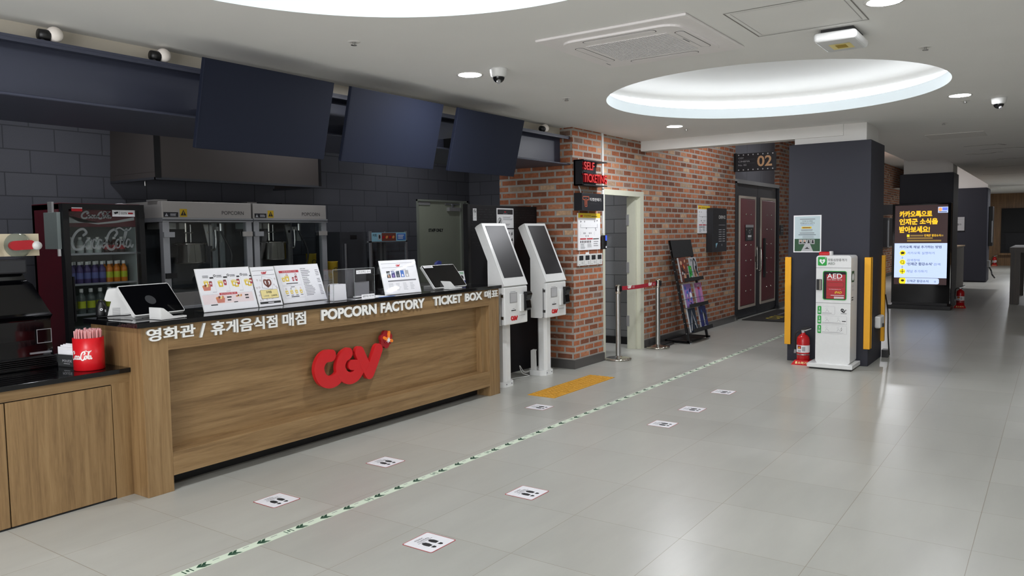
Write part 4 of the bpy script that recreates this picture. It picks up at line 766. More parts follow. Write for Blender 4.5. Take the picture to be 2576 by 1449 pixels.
pos('black register with white rim standing beside the drinks fridge', 2.578, 4.617, .122, .731, .371, .242, False, True)
pos('black register with a paper sticker beside the white ticket kiosks', 5.225, 4.475, -.037, .703, .435, .258, True, False)
# pin pads
pp = None
for x, y, rz, lab in ((2.70, 4.46, .10, 'white wedge card reader before the register nearest the fridge'), (5.44, 4.47, 0, 'white wedge card reader before the register nearest the kiosks')):
    t = T('card_reader', lab, 'card reader', (x, y, CT), 'card readers on the counter')
    R_m = lambda X, Y: (x+X*math.cos(rz)-Y*math.sin(rz), y+X*math.sin(rz)+Y*math.cos(rz), CT)
    Fp2 = FR(R_m(-.09, .055), (math.cos(rz), math.sin(rz), 0), (0, 0, 1))
    b = MB(); b.prism(Fp2, [(0, .002), (0, .075), (.02, .07), (.085, .018), (.18, .014), (.18, .004), (.06, .002)], .099, .11, 'white_plastic'); b.fbox(Fp2, 0, .002, .18, .012, 0, .099, 'white_plastic'); b.fbox(Fp2, 0, .012, .010, .074, 0, .099, 'white_plastic'); b.build('housing', t, bev=.0015)
    b = MB(); b.prism(Fp2, [(.010, .012), (.010, .068), (.03, .058), (.09, .019), (.176, .017), (.176, .012)], .004, .098, 'dark_plastic'); bdy = b.build('terminal_body', t)
    Fk = FR(Fp2.p(.032, .0572, .09), Fp2.r*.06-Vector((0, 0, .039)), -Fp2.n)
    b = MB()
    for i in range(3):
        for q in range(4): b.fbox(Fk, .004+.019*i, .006+.02*q, .018+.019*i, .021+.02*q, .0, .002, 'black')
    b.build('keypad', bdy)
    b = MB(); b.rect(FR(Fp2.p(.10, .0188, .085), Fp2.r, -Fp2.n), 0, 0, .065, .07, 'gloss_black', .0015); b.build('display', bdy)
# receipt printer and dark handset by register one
t = T('receipt_printer', 'white moulded printer housing at the end of the counter', 'printer', (2.60, 4.80, CT))
Fp3 = FR((2.62, 4.86, CT), (.88, -.47, 0), (0, 0, 1)); b = MB(); b.prism(Fp3, [(-.076, 0), (-.049, .098), (-.078, .101), (-.087, .112), (-.071, .164), (-.059, .176), (-.012, .177), (.04, .165), (.07, .09), (.075, 0)], -.13, 0, 'white_plastic'); b.build('housing', t, bev=.006, seg=3)
b = MB()
for i in range(9): b.fbox(Fp3, -.045, .01+.0055*i, .0, .012+.0055*i, 0, .0015, 'grey_plastic')
b.build('vent_grille', t)
t = T('scanner_cradle', 'black barcode scanner cradle behind the white printer housing', 'scanner', (2.51, 4.92, CT))
b = MB(); b.lathe([(0, 0), (.028, 0), (.034, .015), (.032, .065), (.022, .09), (.018, .105), (0, .11)], (2.535, 4.925, CT+.0), 'black', 20); b.build('body', t); b = MB(); b.ring(FR((2.518, 4.893, CT+.052), (.88, -.47, 0)), 0, 0, .004, .008, 'paper', .003, 18); b.rect(FR((2.535, 4.885, CT+.035), (.88, -.47, 0)), .0, 0, .007, .016, 'grey_plastic', .006); b.build('badge', t)
b = MB(); b.tube([(2.50, 4.90, CT+.006), (2.56, 4.80, CT+.012), (2.62, 4.72, CT+.02), (2.66, 4.70, CT+.06), (2.68, 4.71, CT+.008)], .004, 'cable_black'); tag(b.build('cable'), 'thin black cable trailing from the white printer on the counter', 'cable')
# acrylic survey box
t = T('survey_box', 'clear acrylic survey box with Korean paper labels', 'box', (4.2, 4.48, CT))
ax0, ax1, ay0, ay1, at = 4.00, 4.43, 4.42, 4.52, 1.285
b = MB(); b.box(ax0, ay0, CT, ax1, ay0+.003, at, 'acrylic'); b.box(ax0, ay1-.003, CT, ax1, ay1, at, 'acrylic')
for x in (ax0, (ax0+ax1)/2-.003, ax1-.003): b.box(x, ay0, CT, x+.003, ay1, at, 'acrylic')
b.box(ax0, ay0, CT, ax1, ay1, CT+.003, 'acrylic'); b.build('case', t)
b = MB()
for x in (ax0, (ax0+ax1)/2, ax1): b.box(x-.0015, ay0-.002, CT, x+.0015, ay0, at, 'frost')
b.box(ax0, ay0-.002, at-.003, ax1, ay0, at, 'frost'); b.build('polished_edge', t)
b = MB(); b.box(4.222, ay1-.012, CT+.003, 4.427, ay1-.006, at-.004, 'dark_plastic'); b.build('back_sheet', t)
F = FR((0, ay0-.001, 0)); b = MB(); b.rect(F, 4.235, 1.24, 4.39, 1.268, 'paper', .001); b.text('고객 만족도 조사', F, 4.243, 1.246, 4.38, 1.262, 'ink', 0, .0016); b.rect(F, 4.285, 1.048, 4.425, 1.078, 'paper', .001); b.text('설문지는 여기에', F, 4.295, 1.055, 4.415, 1.071, 'ink', .005, .0016); b.build('paper_label', t)
b = MB(); b.stroke(FR((0, ay1-.006, 0)), [(4.02, CT+.004), (4.03, CT+.10), (4.05, CT+.125), (4.14, CT+.125)], .001, 'paper', 0, .001); b.prism(FR((4.035, ay0+.05, CT+.004)), [(0, 0), (.125, 0), (.118, .12), (.005, .12)], -.03, .02, 'paper'); tag(b.build('folded_card'), 'folded white card inside the clear survey box', 'card')
b = MB(); b.box(4.26, ay0+.04, CT+.004, 4.41, ay0+.046, CT+.13, 'ink_grey'); tag(b.build('grey_card'), 'dark grey card leaning inside the clear survey box', 'card')
b = MB(); b.box(4.20, 4.40, CT, 4.60, 4.62, CT+.0015, 'paper'); o = b.build('paper_sheets'); tag(o, 'white sheets lying flat between survey box and ticket stand', 'paper'); b = MB(); b.box(4.45, 4.375, CT+.0016, 4.62, 4.40, CT+.003, 'blue'); b.build('blue_edge', o)
b = MB(); b.box(4.235, 4.43, CT+.012, 4.36, 4.46, CT+.022, 'white_plastic'); b.sphere((4.36, 4.445, CT+.018), .016, 'white_plastic', rz=.010); tag(b.build('stapler', bev=.003), 'small white stapler on the papers in the survey box', 'stapler')
# card stand and spray bottle at the far end
t = T('card_stand', 'small acrylic stand with blue and white flyer beside kiosks', 'flyer stand', (5.93, 4.75, CT)); F, bk = tilt_frame(5.885, 4.72, -.05, .2)
b = MB(); b.fbox(F, 0, .012, .085, .135, -.004, 0, 'acrylic'); b.box(5.87, 4.68, CT, 5.995, 4.78, CT+.012, 'acrylic'); b.build('stand', t); b = MB(); b.rect(F, .002, .014, .083, .133, 'paper', .001); b.rect(F, .002, .014, .083, .04, 'blue_dark', .0014); b.bars(F, .012, .10, .075, .125, 2, 'green', d=.0016); b.ell(F, .04, .07, .022, .022, 'ink', .0016, 14); b.build('flyer', t)
t = T('spray_bottle', 'white spray bottle with blue trigger head behind the register', 'spray bottle', (5.72, 4.86, CT))
b = MB(); b.lathe([(0, 0), (.034, 0), (.036, .01), (.036, .12), (.014, .165), (.013, .19)], (5.72, 4.86, CT), 'frost', 20); b.build('bottle', t); b = MB(); b.prism(FR((5.67, 4.85, CT+.185)), [(0, .02), (.035, 0), (.07, 0), (.08, .045), (.05, .055), (.015, .04)], -.015, .015, 'blue_dark'); b.prism(FR((5.67, 4.85, CT+.15)), [(.015, 0), (.022, 0), (.035, .04), (.025, .045)], -.006, .006, 'blue_dark'); b.build('trigger_head', t)
# ================================================================= TICKET KIOSKS
t = T('pegboard_screen', 'freestanding black pegboard screen behind the white kiosks', 'screen panel', (6.9, 4.93, 0))
b = MB(); b.box(6.27, 4.91, 0, 7.54, 4.95, 1.835, 'peg_black'); b.build('panel', t, bev=.003)
b = MB(); F = FR((0, 4.91, 0))
for i in range(58):
    for j in range(14):
        if j < 9 or i < 9: b.ell(F, 6.32+.0205*i, 1.79-.027*j-(0.02 if j > 8 else 0), .0022, .0022, 'ink_grey' if random.random() < .4 else 'black', .0006, 6)
b.build('peg_holes', t)
b = MB(); b.box(6.25, 4.90, 0, 6.29, 4.96, 1.84, 'black'); b.build('side_post', t)
Fp_ = FR((0, 4.909, 0))
def sheet(name, label, x0, z0, x1, z1, F=None, th=.003, m='paper'):
    b = MB(); G = (F or Fp_).sub(x0, z0); b.fbox(G, 0, 0, x1-x0, z1-z0, 0, th, m); return b, G.sub(0, 0, th), x1-x0, z1-z0
b, G, w, h = sheet('', '', 6.347, 1.672, 6.405, 1.797); b.ring(G, w/2, h-.028, .016, .02, 'ink', .001, 20); b.stroke(G, [(w/2-.012, h-.017), (w/2+.012, h-.039)], .002, 'ink', 0, .0012); b.rect(G, w/2-.013, h-.031, w/2+.013, h-.026, 'ink', .0008); b.text('금', G, w/2-.006, h-.07, w/2+.006, h-.058, 'ink', 0, .001); b.text('연', G, w/2-.006, h-.103, w/2+.006, h-.091, 'ink', 0, .001); tag(b.build('no_smoking_sign'), 'narrow white no smoking tag on the black pegboard', 'sign')
b, G, w, h = sheet('', '', 6.757, 1.594, 7.07, 1.807); b.rect(G, .015, h-.066, w-.015, h-.012, 'sign_dark', .001); cgv(b, G.sub(w/2-.018, h-.045), .03, 'ink_red', 0, .0016); b.rect(G, w/2-.04, h-.058, w/2+.04, h-.055, 'ink_light', .0016)
b.ring(G, .055, .078, .028, .034, 'ink', .001, 24); b.prism(G, [(.035, .055), (.06, .055), (.07, .085), (.06, .105), (.05, .08)], 0, .001, 'ink'); b.bars(G, .115, .085, w-.02, .125, 4, 'ink_grey', .35, .3); b.bars(G, .13, .025, w-.05, .05, 2, 'ink_grey', .35, .3); tag(b.build('notice_poster'), 'white notice with black header and round prohibition mark on pegboard', 'poster')
b, G, w, h = sheet('', '', 6.757, 1.36, 7.072, 1.582)
for i in range(5):
    for j in range(3): b.prism(G, [(.03+.058*i, .02+.066*j), (.06+.058*i, .03+.066*j), (.052+.058*i, .06+.066*j), (.034+.058*i, .05+.066*j)], 0, .001, random.choice(('ink', 'ink_grey', 'green_dark')))
tag(b.build('guide_poster'), 'white guide sheet of small pictures half hidden by a kiosk', 'poster')
b = MB(); b.box(6.90, 4.895, 1.335, 7.06, 4.909, 1.35, 'black'); tag(b.build('clip_bar'), 'thin black bar under the white guide sheet on pegboard', 'bar')

def kiosk():
    t = T('ticket_kiosk', 'white ticket kiosk standing beside the brick pier', 'kiosk', (7.108, 4.56, 0), 'ticket kiosks')
    x0, x1 = 6.905, 7.312; xc = 7.095
    oct_ = lambda cx, cy, rx, ry, c: [(cx-rx+c, cy-ry), (cx+rx-c, cy-ry), (cx+rx, cy-ry+c), (cx+rx, cy+ry-c), (cx+rx-c, cy+ry), (cx-rx+c, cy+ry), (cx-rx, cy+ry-c), (cx-rx, cy-ry+c)]
    FZ = FR((0, 0, 0), (1, 0, 0), (0, 1, 0))
    b = MB(); b.prism(FZ, oct_(xc+.02, 4.605, .115, .115, .05), 0, .055, 'white_gloss'); b.build('base_plate', t, bev=.004)
    b = MB()
    for a in (xc-.03, xc+.06): b.cyl((a, 4.49, .028), (a, 4.485, .028), .006, 'ink_grey', n=8)
    b.build('screw', t)
    b = MB(); b.prism(FZ, oct_(xc+.005, 4.545, .06, .06, .028), .055, .64, 'white_gloss'); b.build('post', t, bev=.002)
    b = MB(); b.prism(FR((0, 0, 0), (0, 1, 0), (0, 0, 1)), [(4.60, .055), (4.605, .26), (4.595, .28), (4.64, .28), (4.67, .265), (4.67, .055)], xc-.075, xc-.065, 'white_plastic'); b.build('cable_cover', t)
    prof = [(4.585, .638), (4.585, 1.27), (4.733, 1.595), (4.715, 1.612), (4.662, 1.638), (4.392, 1.020), (4.415, 1.012), (4.430, .66), (4.45, .638)]
    b = MB(); b.prism(FR((0, 0, 0), (0, 1, 0), (0, 0, 1)), prof, x0, x1, 'white_plastic'); b.build('cabinet', t, bev=.006)
    b = MB(); b.fbox(FR((0, 4.43, 0)), x0+.003, .640, x1-.003, 1.012, 0, .042, 'white_gloss'); dr = b.build('service_door', t, bev=.012, seg=3)
    b = MB(); b.box(x0-.001, 4.418, .645, x0+.004, 4.434, .955, 'grey_plastic')
    for z in (.70, .915): b.box(x0-.004, 4.40, z, x0+.004, 4.428, z+.028, 'steel')
    b.build('door_hinge', t)
    up = Vector((0, 4.662-4.392, 1.638-1.020)); h = up.length; F = FR((x0, 4.392, 1.020), (1, 0, 0), up); w = x1-x0
    b = MB(); b.fbox(F, 0, 0, w, h, 0, .010, 'white_gloss'); bz = b.build('screen_bezel', t, bev=.004)
    b = MB(); b.rrect(F, .045, .085, w-.035, h-.03, .004, 'kiosk_glass', .010, .0125); b.build('touch_screen', bz)
    b = MB(); F = FR((0, 4.388, 0)); fx = x0
    b.fbox(F, fx+.09, .855, fx+.215, .955, 0, .003, 'grey_plastic'); b.rect(F, fx+.10, .862, fx+.207, .948, 'paper_grey', .0036); b.rect(F, fx+.10, .962, fx+.19, .966, 'ink_grey', .001); b.build('receipt_window', t)
    b = MB(); b.fbox(F, fx+.115, .775, fx+.19, .783, 0, .004, 'black'); b.rect(F, fx+.14, .795, fx+.17, .798, 'ink_grey', .001); b.build('card_slot', t)
    b = MB(); cgv(b, F.sub(fx+.105, .678), .115, 'logo_red', 0, .002, burst=True); b.build('logo', t)
    b = MB(); b.fbox(F, fx+.258, .76, fx+.36, .93, 0, .02, 'white_gloss'); b.fbox(F, fx+.25, .718, fx+.35, .724, 0, .004, 'paper_grey'); ph = b.build('reader_holder', t, bev=.006)
    Fr = FR((fx+.37, 4.368, .77), (1, 0, 0), (0, .12, 1)); b = MB(); b.prism(FR((fx+.31, 0, 0), (0, -1, 0), (0, 0, 1)), [(-4.37, .955), (-4.34, .955), (-4.322, .93), (-4.345, .865), (-4.335, .79), (-4.352, .765), (-4.375, .765), (-4.39, .80)], -.085, .0, 'gloss_black'); b.rect(FR((fx+.32, 4.336, .87), (1, 0, 0), (0, .3, 1)), .0, .005, .065, .06, 'dark_plastic', .006); b.build('card_reader', ph, bev=.006)
    return t
k2 = kiosk()
dup(k2, (7.108-.765, 4.555, 0), 'white ticket kiosk standing tight against the oak counter end')
b = MB(); b.tube([(7.02, 4.66, .05), (6.97, 4.72, .03), (6.93, 4.75, .10), (6.91, 4.74, .09), (6.90, 4.70, .03), (6.93, 4.63, .006), (6.80, 4.66, .006), (6.62, 4.70, .006), (6.50, 4.68, .006)], .004, 'cable_white'); tag(b.build('power_cable'), 'white cable looping on the floor between the two kiosks', 'cable')

# ================================================================= SIGNS ON THE BRICK PIER
t = T('self_ticketing_sign', 'black metal sign with red SELF TICKETING letters on brick pier', 'sign', (7.8, 4.43, 2.05))
b = MB(); sx0, sx1, sy, sz0, sz1 = 7.585, 8.13, 4.31, 2.058, 2.342
b.box(sx0, 4.42, sz0, sx1-.07, 4.44, sz1, 'sign_dark'); b.box(sx0, sy, sz1-.012, sx1, 4.44, sz1, 'sign_dark'); b.box(sx0, sy, sz0, sx1, 4.44, sz0+.012, 'sign_dark'); b.box(sx0, sy+.02, sz0, sx0+.012, 4.44, sz1, 'sign_dark'); b.build('box', t)
F = FR((0, 4.37, 0)); b = MB(); b.text('SELF', F, 7.585, 2.228, 7.82, 2.318, 'sign_red', .02, .03, .035, 'logo_red_dark'); b.text('TICKETING', F, 7.585, 2.092, 8.115, 2.188, 'sign_red', .02, .03, .035, 'logo_red_dark'); b.build('lettering', t)
b = MB(); b.box(7.62, 4.37, 2.2, 8.0, 4.42, 2.21, 'sign_dark'); b.box(7.62, 4.37, 2.09, 7.64, 4.42, 2.30, 'sign_dark'); b.build('bracket', t)
t = T('ticket_machine_sign', 'black box sign with copper T and Korean lettering on pier', 'sign', (7.84, 4.40, 1.78))
b = MB(); b.box(7.585, 4.335, 1.782, 8.085, 4.44, 1.975, 'sign_dark'); b.build('box', t, bev=.003)
F = FR((0, 4.335, 0)); b = MB()
P = [(7.60, 1.935), (7.735, 1.935), (7.735, 1.90), (7.69, 1.90), (7.69, 1.825), (7.645, 1.825), (7.645, 1.90), (7.60, 1.90)]
for i in range(8): b.stroke(F, [P[i], P[(i+1) % 8]], .0045, 'copper', 0, .003, smooth=False)
b.stroke(F, [(7.667, 1.915), (7.667, 1.845)], .004, 'copper', 0, .003, smooth=False); b.text('티켓판매기', F, 7.762, 1.888, 8.02, 1.925, 'lettering_white', 0, .001); b.rect(F, 7.765, 1.855, 7.97, 1.864, 'dark_plastic', .001); b.build('lettering', t)
b = MB(); b.tube([(7.66, 4.42, 2.058), (7.67, 4.41, 2.02), (7.69, 4.41, 1.975)], .006, 'cable_white'); tag(b.build('sign_cable'), 'short white cable joining the two signs on the brick pier', 'cable')
def floor_map(label, x0, z0, x1, z1, y):
    F = FR((x0, y, z0)); w, h = x1-x0, z1-z0; b = MB(); b.fbox(F, 0, 0, w, h, 0, .012, 'paper'); G = F.sub(0, 0, .012); k = w/.53
    b.rect(G, 0, h-.055*k, w, h, 'yellow', .001); cgv(b, G.sub(.04*k, h-.047*k), .06*k, 'ink_red', 0, .0018); b.text('의 피난안내도', G, .13*k, h-.045*k, .30*k, h-.018*k, 'brown', .01, .0018); b.bars(G, .31*k, h-.045*k, .49*k, h-.03*k, 1, 'ink', d=.0018)
    for a in ((.05, .62, .06, .70), (.05, .60, .46, .612), (.45, .60, .46, .71), (.045, .40, .048, .50), (.38, .40, .383, .50)): b.rect(G, a[0]*k, a[1]*h, a[2]*k, a[3]*h, 'ink_light', .001)
    for a in ((.05, .77), (.44, .80)): b.prism(G, [(a[0]*k, a[1]*h-.012*k), (a[0]*k+.03*k, a[1]*h), (a[0]*k, a[1]*h+.012*k)], 0, .001, 'ink_grey')
    for x, y_ in ((.14, .75), (.18, .57), (.40, .57), (.12, .435), (.15, .435), (.25, .435), (.29, .435), (.17, .36), (.22, .36), (.41, .52), (.38, .76)): b.rect(G, x*k, y_*h, x*k+.016*k, y_*h+.018*k, 'ink_grey', .001)
    for x, m in ((.04, 'ink_red'), (.20, 'ink_red'), (.35, 'ink')): b.rect(G, x*k, .285*h, (x+.14)*k, (.32 if m == 'ink_red' else .31)*h, m, .001)
    for i in range(7): b.ell(G, (.055+.038*i)*k, .225*h, .010*k, .016*k, 'ink', .001, 10)
    b.bars(G, .05*k, .03*h, .17*k, .18*h, 7, 'ink_grey', .35, .5); b.bars(G, .21*k, .07*h, .32*k, .18*h, 6, 'ink_grey', .35, .3); b.bars(G, .36*k, .08*h, .48*k, .25*h, 3, 'ink_grey', .3, .3)
    tag(b.build('floor_map'), label, 'poster')
floor_map('yellow topped evacuation map on the brick pier above the thermostats', 7.655, 1.335, 8.17, 1.755, 4.44)
floor_map('yellow topped evacuation map on brick wall above the leaflet rack', 11.30, 1.50, 11.79, 1.917, 4.47)
t0 = None
for i, lab in enumerate(('white thermostat farthest from the doorway, first of four in a row', 'white thermostat with a paper tab on its top edge', 'white thermostat third along the row from the pier corner', 'white thermostat nearest the doorway, last of four in a row')):
    x = 7.636+.143*i
    F = FR((x, 4.44, 1.158)); t = T('thermostat', lab, 'thermostat', (x+.067, 4.44, 1.158), 'thermostats under the evacuation map')
    b = MB(); b.fbox(F, 0, 0, .135, .13, 0, .02, 'white_plastic'); b.build('housing', t, bev=.003)
    b = MB(); b.rect(F, .02, .062, .115, .115, 'ac_grille' if False else 'dark_plastic', .0206); b.build('display', t)
    b = MB(); [b.fbox(F, .078+.02*(j % 2), .02+.016*(j//2), .090+.02*(j % 2), .028+.016*(j//2), .02, .022, 'paper_grey') for j in range(4)]; b.fbox(F, .02, .012, .04, .016, .02, .021, 'ink'); b.build('button', t)
    if i == 1: b = MB(); b.fbox(F, .03, .125, .10, .15, .015, .021, 'paper'); b.build('paper_tab', t)
b = MB(); b.box(8.235, 4.43, 1.52, 8.272, 4.462, CZ-.002, 'white_plastic'); b.box(8.235, 4.43, 2.04, 8.272, 4.462, 2.05, 'paper_grey'); tag(b.build('cable_duct'), 'white vertical cable duct beside the doorway', 'cable duct')
t = T('access_reader', 'slim black card reader with blue light by the doorway', 'card reader', (8.24, 4.41, 1.33)); b = MB(); b.box(8.19, 4.40, 1.335, 8.275, 4.43, 1.50, 'black'); b.build('housing', t, bev=.004); b = MB(); b.box(8.245, 4.396, 1.435, 8.274, 4.402, 1.497, 'led_blue'); b.build('light', t); b = MB(); b.box(8.25, 4.396, 1.35, 8.27, 4.402, 1.37, 'paper'); b.box(8.248, 4.396, 1.385, 8.272, 4.401, 1.43, 'gloss_black'); b.build('keypad', t)

# ================================================================= STANCHIONS, LEAFLET RACK, WALL SIGNS
s0 = None
for x, y, lab in ((8.385, 4.31, 'chrome belt post standing nearest the brick pier'), (9.50, 4.30, 'chrome belt post standing nearest the leaflet rack')):
    if s0 is None:
        s0 = t = T('belt_post', lab, 'belt barrier post', (x, y, 0), 'belt posts by the doorway')
        b = MB(); b.lathe([(0, 0), (.155, 0), (.16, .008), (.158, .02), (.12, .03), (.04, .042), (.032, .05), (0, .05)], (x, y, 0), 'chrome', 40); b.build('base', t)
        b = MB(); b.cyl((x, y, .045), (x, y, .83), .031, 'steel', n=28); b.build('pole', t)
        b = MB(); b.lathe([(.034, .80), (.035, .805), (.035, .895), (.030, .905), (0, .907)], (x, y, 0), 'chrome', 28); b.build('cap', t)
        b = MB(); b.box(x-.045, y-.012, .825, x-.03, y+.012, .89, 'black'); b.box(x+.03, y-.018, .82, x+.048, y+.018, .895, 'black'); b.box(x-.018, y-.046, .825, x+.018, y-.03, .89, 'black'); b.build('belt_clip', t)
    else: dup(s0, (x, y, 0), lab)
F = FR((8.435, 4.31, .835), (1.03, -.01, 0), (0, 0, 1)); b = MB(); w = 1.015; N_ = 16
for i in range(N_):
    a, c = w*i/N_, w*(i+1)/N_; sg = lambda x: -.012*math.sin(PI*x/w)
    b.quad([F.p(a, sg(a)), F.p(c, sg(c)), F.p(c, .048+sg(c)), F.p(a, .048+sg(a))], 'belt_red')
for xx in (.20, .78):
    G = F.sub(xx, .002+sg(xx)); cgv(b, G.sub(0, .010), .10, 'lettering_white', 0, .0012, burst=False); b.text('극장', G, .125, .012, .19, .036, 'lettering_white', .0, .0012)
tag(b.build('barrier_belt'), 'red fabric belt stretched between the two chrome posts', 'barrier belt')
t = T('leaflet_rack', 'leaning black metal leaflet rack against the brick wall', 'leaflet rack', (10.38, 4.25, 0))
rx0, rx1 = 10.02, 10.74
up = Vector((0, .285, 1.412)); hl = up.length; F = FR((rx0, 4.07, 0), (1, 0, 0), up); w = rx1-rx0
for a in (0, w-.03):
    b = MB(); b.fbox(F, a, .01, a+.03, hl, -.03, 0, 'black'); b.build('side_rail', t)
b = MB(); b.fbox(F, 0, hl*.83, w, hl, -.012, .008, 'black_matte'); b.build('header_panel', t)
b = MB(); b.box(rx0, 4.05, .015, rx0+.03, 4.43, .04, 'black'); b.box(rx1-.03, 4.05, .015, rx1, 4.43, .04, 'black'); b.box(rx0, 4.40, .015, rx1, 4.43, .04, 'black'); b.box(rx0, 4.1, .02, rx1, 4.40, .03, 'black_matte'); b.build('base_frame', t)
for a in (rx0+.015, rx1-.015):
    b = MB(); b.cyl((a, 4.06, 0), (a, 4.06, .016), .012, 'alu', n=12); b.cyl((a, 4.41, 0), (a, 4.41, .016), .012, 'alu', n=12); b.build('foot', t)
TR = (.585, .335, .10)
for q in TR:
    b = MB(); b.fbox(F, .02, hl*q, w-.02, hl*q+.004, 0, .10, 'black_matte'); b.fbox(F, .02, hl*q, w-.02, hl*q+.05, .095, .10, 'black_matte'); b.build('tray', t)
    b = MB(); b.tube([F.p(.01, hl*q+.12, .0), F.p(.02, hl*q+.125, .095), F.p(w-.02, hl*q+.125, .095), F.p(w-.01, hl*q+.12, 0)], .003, 'black', k=1); b.build('guard_wire', t)
b = MB()
for i in range(9): b.cyl(F.p(0, hl*(.1+.1*i), -.015), F.p(-.004, hl*(.1+.1*i), -.015), .006, 'alu', n=8)
b.build('screw', t)
def flyer(label, x, q, w, h, base, marks):
    G = F.sub(x, hl*q+.006, .022); b = MB(); b.fbox(G, 0, 0, w, h, 0, .02, 'paper_grey'); b.rect(G, .004, 0, w, h, base, .021)
    for fn in marks: fn(b, G.sub(0, 0, .021), w, h)
    tag(b.build('leaflet'), label, 'leaflet')
bl = lambda n, ms, s=.5: (lambda b, G, w, h: [b.ell(G, w*(.2+.6*random.random()), h*(.15+.7*random.random()), w*s*(.12+.25*random.random()), h*s*(.08+.18*random.random()), random.choice(ms), .001+.0003*i, 10, random.random()*3) for i in range(n)])
tx = lambda s, x0, y0, x1, y1, m: (lambda b, G, w, h: b.text(s, G, w*x0, h*y0, w*x1, h*y1, m, .02, .006))
flyer('dark leaflet with red and orange picture on the top tray', .06, TR[0], .26, .335, 'brown', [bl(14, ('ink', 'label_red', 'orange', 'skin_photo', 'paper'))])
flyer('small green leaflet in the middle of the top tray', .345, TR[0], .12, .21, 'green', [bl(6, ('yellow', 'paper', 'green_dark')), ])
flyer('grey leaflet with black looping figure on the top tray', .45, TR[0], .235, .33, 'ink_light', [lambda b, G, w, h: [b.stroke(G, [(w*.45, h*.2), (w*.35, h*.6), (w*.6, h*.92), (w*.85, h*.7), (w*.75, h*.3)], .012, 'ink', 0, .002), b.stroke(G, [(w*.6, h*.3), (w*.7, h*.6), (w*.9, h*.2)], .010, 'ink', 0, .002), b.ell(G, w*.5, h*.25, .05, .07, 'skin_photo', .0015), b.bars(G, w*.08, h*.82, w*.35, h*.93, 2, 'ink')]])
flyer('pale violet leaflet with white swirls on the middle tray', .05, TR[1], .255, .325, 'violet', [bl(12, ('blue_dark', 'paper', 'lilac', 'blue')), tx('CGV', .5, .06, .8, .13, 'paper')])
flyer('pink leaflet with a blue figure on the middle tray', .44, TR[1], .255, .32, 'lilac', [bl(3, ('violet', 'cup_red')), lambda b, G, w, h: b.ell(G, w*.5, h*.45, w*.14, h*.26, 'violet', .003), tx('3912', .25, .82, .7, .92, 'paper')])
flyer('black and white leaflet with triangle shapes on the bottom tray', .04, TR[2], .265, .325, 'teal_dark', [lambda b, G, w, h: [b.stroke(G, [(w*.15, h*.1), (w*.5, h*.9), (w*.85, h*.1)], .014, 'paper_grey', 0, .002, smooth=False), b.stroke(G, [(w*.3, h*.08), (w*.5, h*.5), (w*.7, h*.08)], .012, 'ink', 0, .0026, smooth=False)], bl(4, ('ink', 'paper_grey'), .3)])
flyer('deep blue leaflet with a pale standing figure on bottom tray', .43, TR[2], .265, .325, 'blue_dark', [bl(6, ('teal_dark', 'blue', 'ink')), lambda b, G, w, h: b.ell(G, w*.5, h*.45, w*.08, h*.3, 'paper_grey', .004), tx('영화', .35, .08, .65, .16, 'paper')])
b = MB(); b.prism(FR((9.62, 4.22, .002), (1, 0, 0), (0, 1, 0)), [(0, 0), (.35, .05), (.36, .22), (.02, .20)], 0, .012, 'mat_dark'); b.box(9.60, 4.30, .0, 9.98, 4.42, .03, 'black_matte'); tag(b.build('floor_pad'), 'black pad lying on the floor behind the belt post', 'mat')
t = T('cinema_lightbox', 'tall black wall box reading CINEMA 02 on the brick wall', 'wall sign', (11.97, 4.42, 1.2))
b = MB(); b.box(11.66, 4.36, 1.205, 12.27, 4.47, 1.885, 'sign_dark'); b.build('box', t, bev=.004)
F = FR((11.66, 4.36, 1.205)); b = MB(); b.text('CINEMA 02', F, .25, .515, .54, .568, 'lettering_white', .01, .001); b.rect(F, .25, .415, .54, .420, 'ink_light', .001)
for i in range(6): b.rect(F, .25, .34-.036*i, .38, .35-.036*i, 'ink_light', .001); b.rect(F, .42, .34-.036*i, .53, .35-.036*i, 'ink_light', .001)
b.rect(F, .37, .09, .41, .12, 'ink_grey', .001); b.prism(F, [(.13, .06), (.20, .13), (.19, .14), (.12, .13)], 0, .001, 'blue_pale'); b.build('print', t)
t = T('projecting_sign', 'black projecting sign reading CGV CINEMA No. 02 above the doors', 'sign', (12.9, 4.15, 2.5))
b = MB(); b.box(12.9, 3.79, 2.508, 12.98, 4.42, 2.80, 'sign_dark'); b.box(12.9, 4.42, 2.512, 12.975, 4.47, 2.812, 'black'); b.build('box', t, bev=.003)
F = FR((12.899, 4.42, 2.508), (0, -1, 0)); b = MB()
for i in range(8): b.ell(F, .035+.08*i, .268, .011, .011, 'paper_grey', .001, 14); b.ell(F, .035+.08*i, .024, .011, .011, 'paper_grey', .001, 14)
b.text('CGV', F, .03, .208, .118, .232, 'ink_light', 0, .001); b.text('CINEMA', F, .03, .15, .222, .175, 'ink_light', 0, .001); b.text('No. 02', F, .03, .09, .165, .117, 'ink_light', 0, .001)
for z in (.19, .13): b.rect(F, .03, z, .30, z+.0015, 'ink_grey', .001)
b.build('lettering', t); b = MB(); b.text('02', F, .345, .065, .585, .24, 'gold', .02, .001, .006); b.build('number', t)
b = MB(); b.box(13.2, 4.555, 2.53, 13.23, 4.562, 2.56, 'paper'); tag(b.build('door_contact'), 'tiny white square on the grey panel above the doors', 'sensor')
b = MB(); F = FR((15.55, 4.47, 1.437)); b.fbox(F, 0, 0, .20, .19, 0, .02, 'sign_dark'); b.rect(F, .03, .11, .17, .125, 'ink_light', .0206); b.rect(F, .03, .06, .17, .07, 'ink_light', .0206); tag(b.build('room_plate'), 'small black room plate right of the red cinema doors', 'sign')
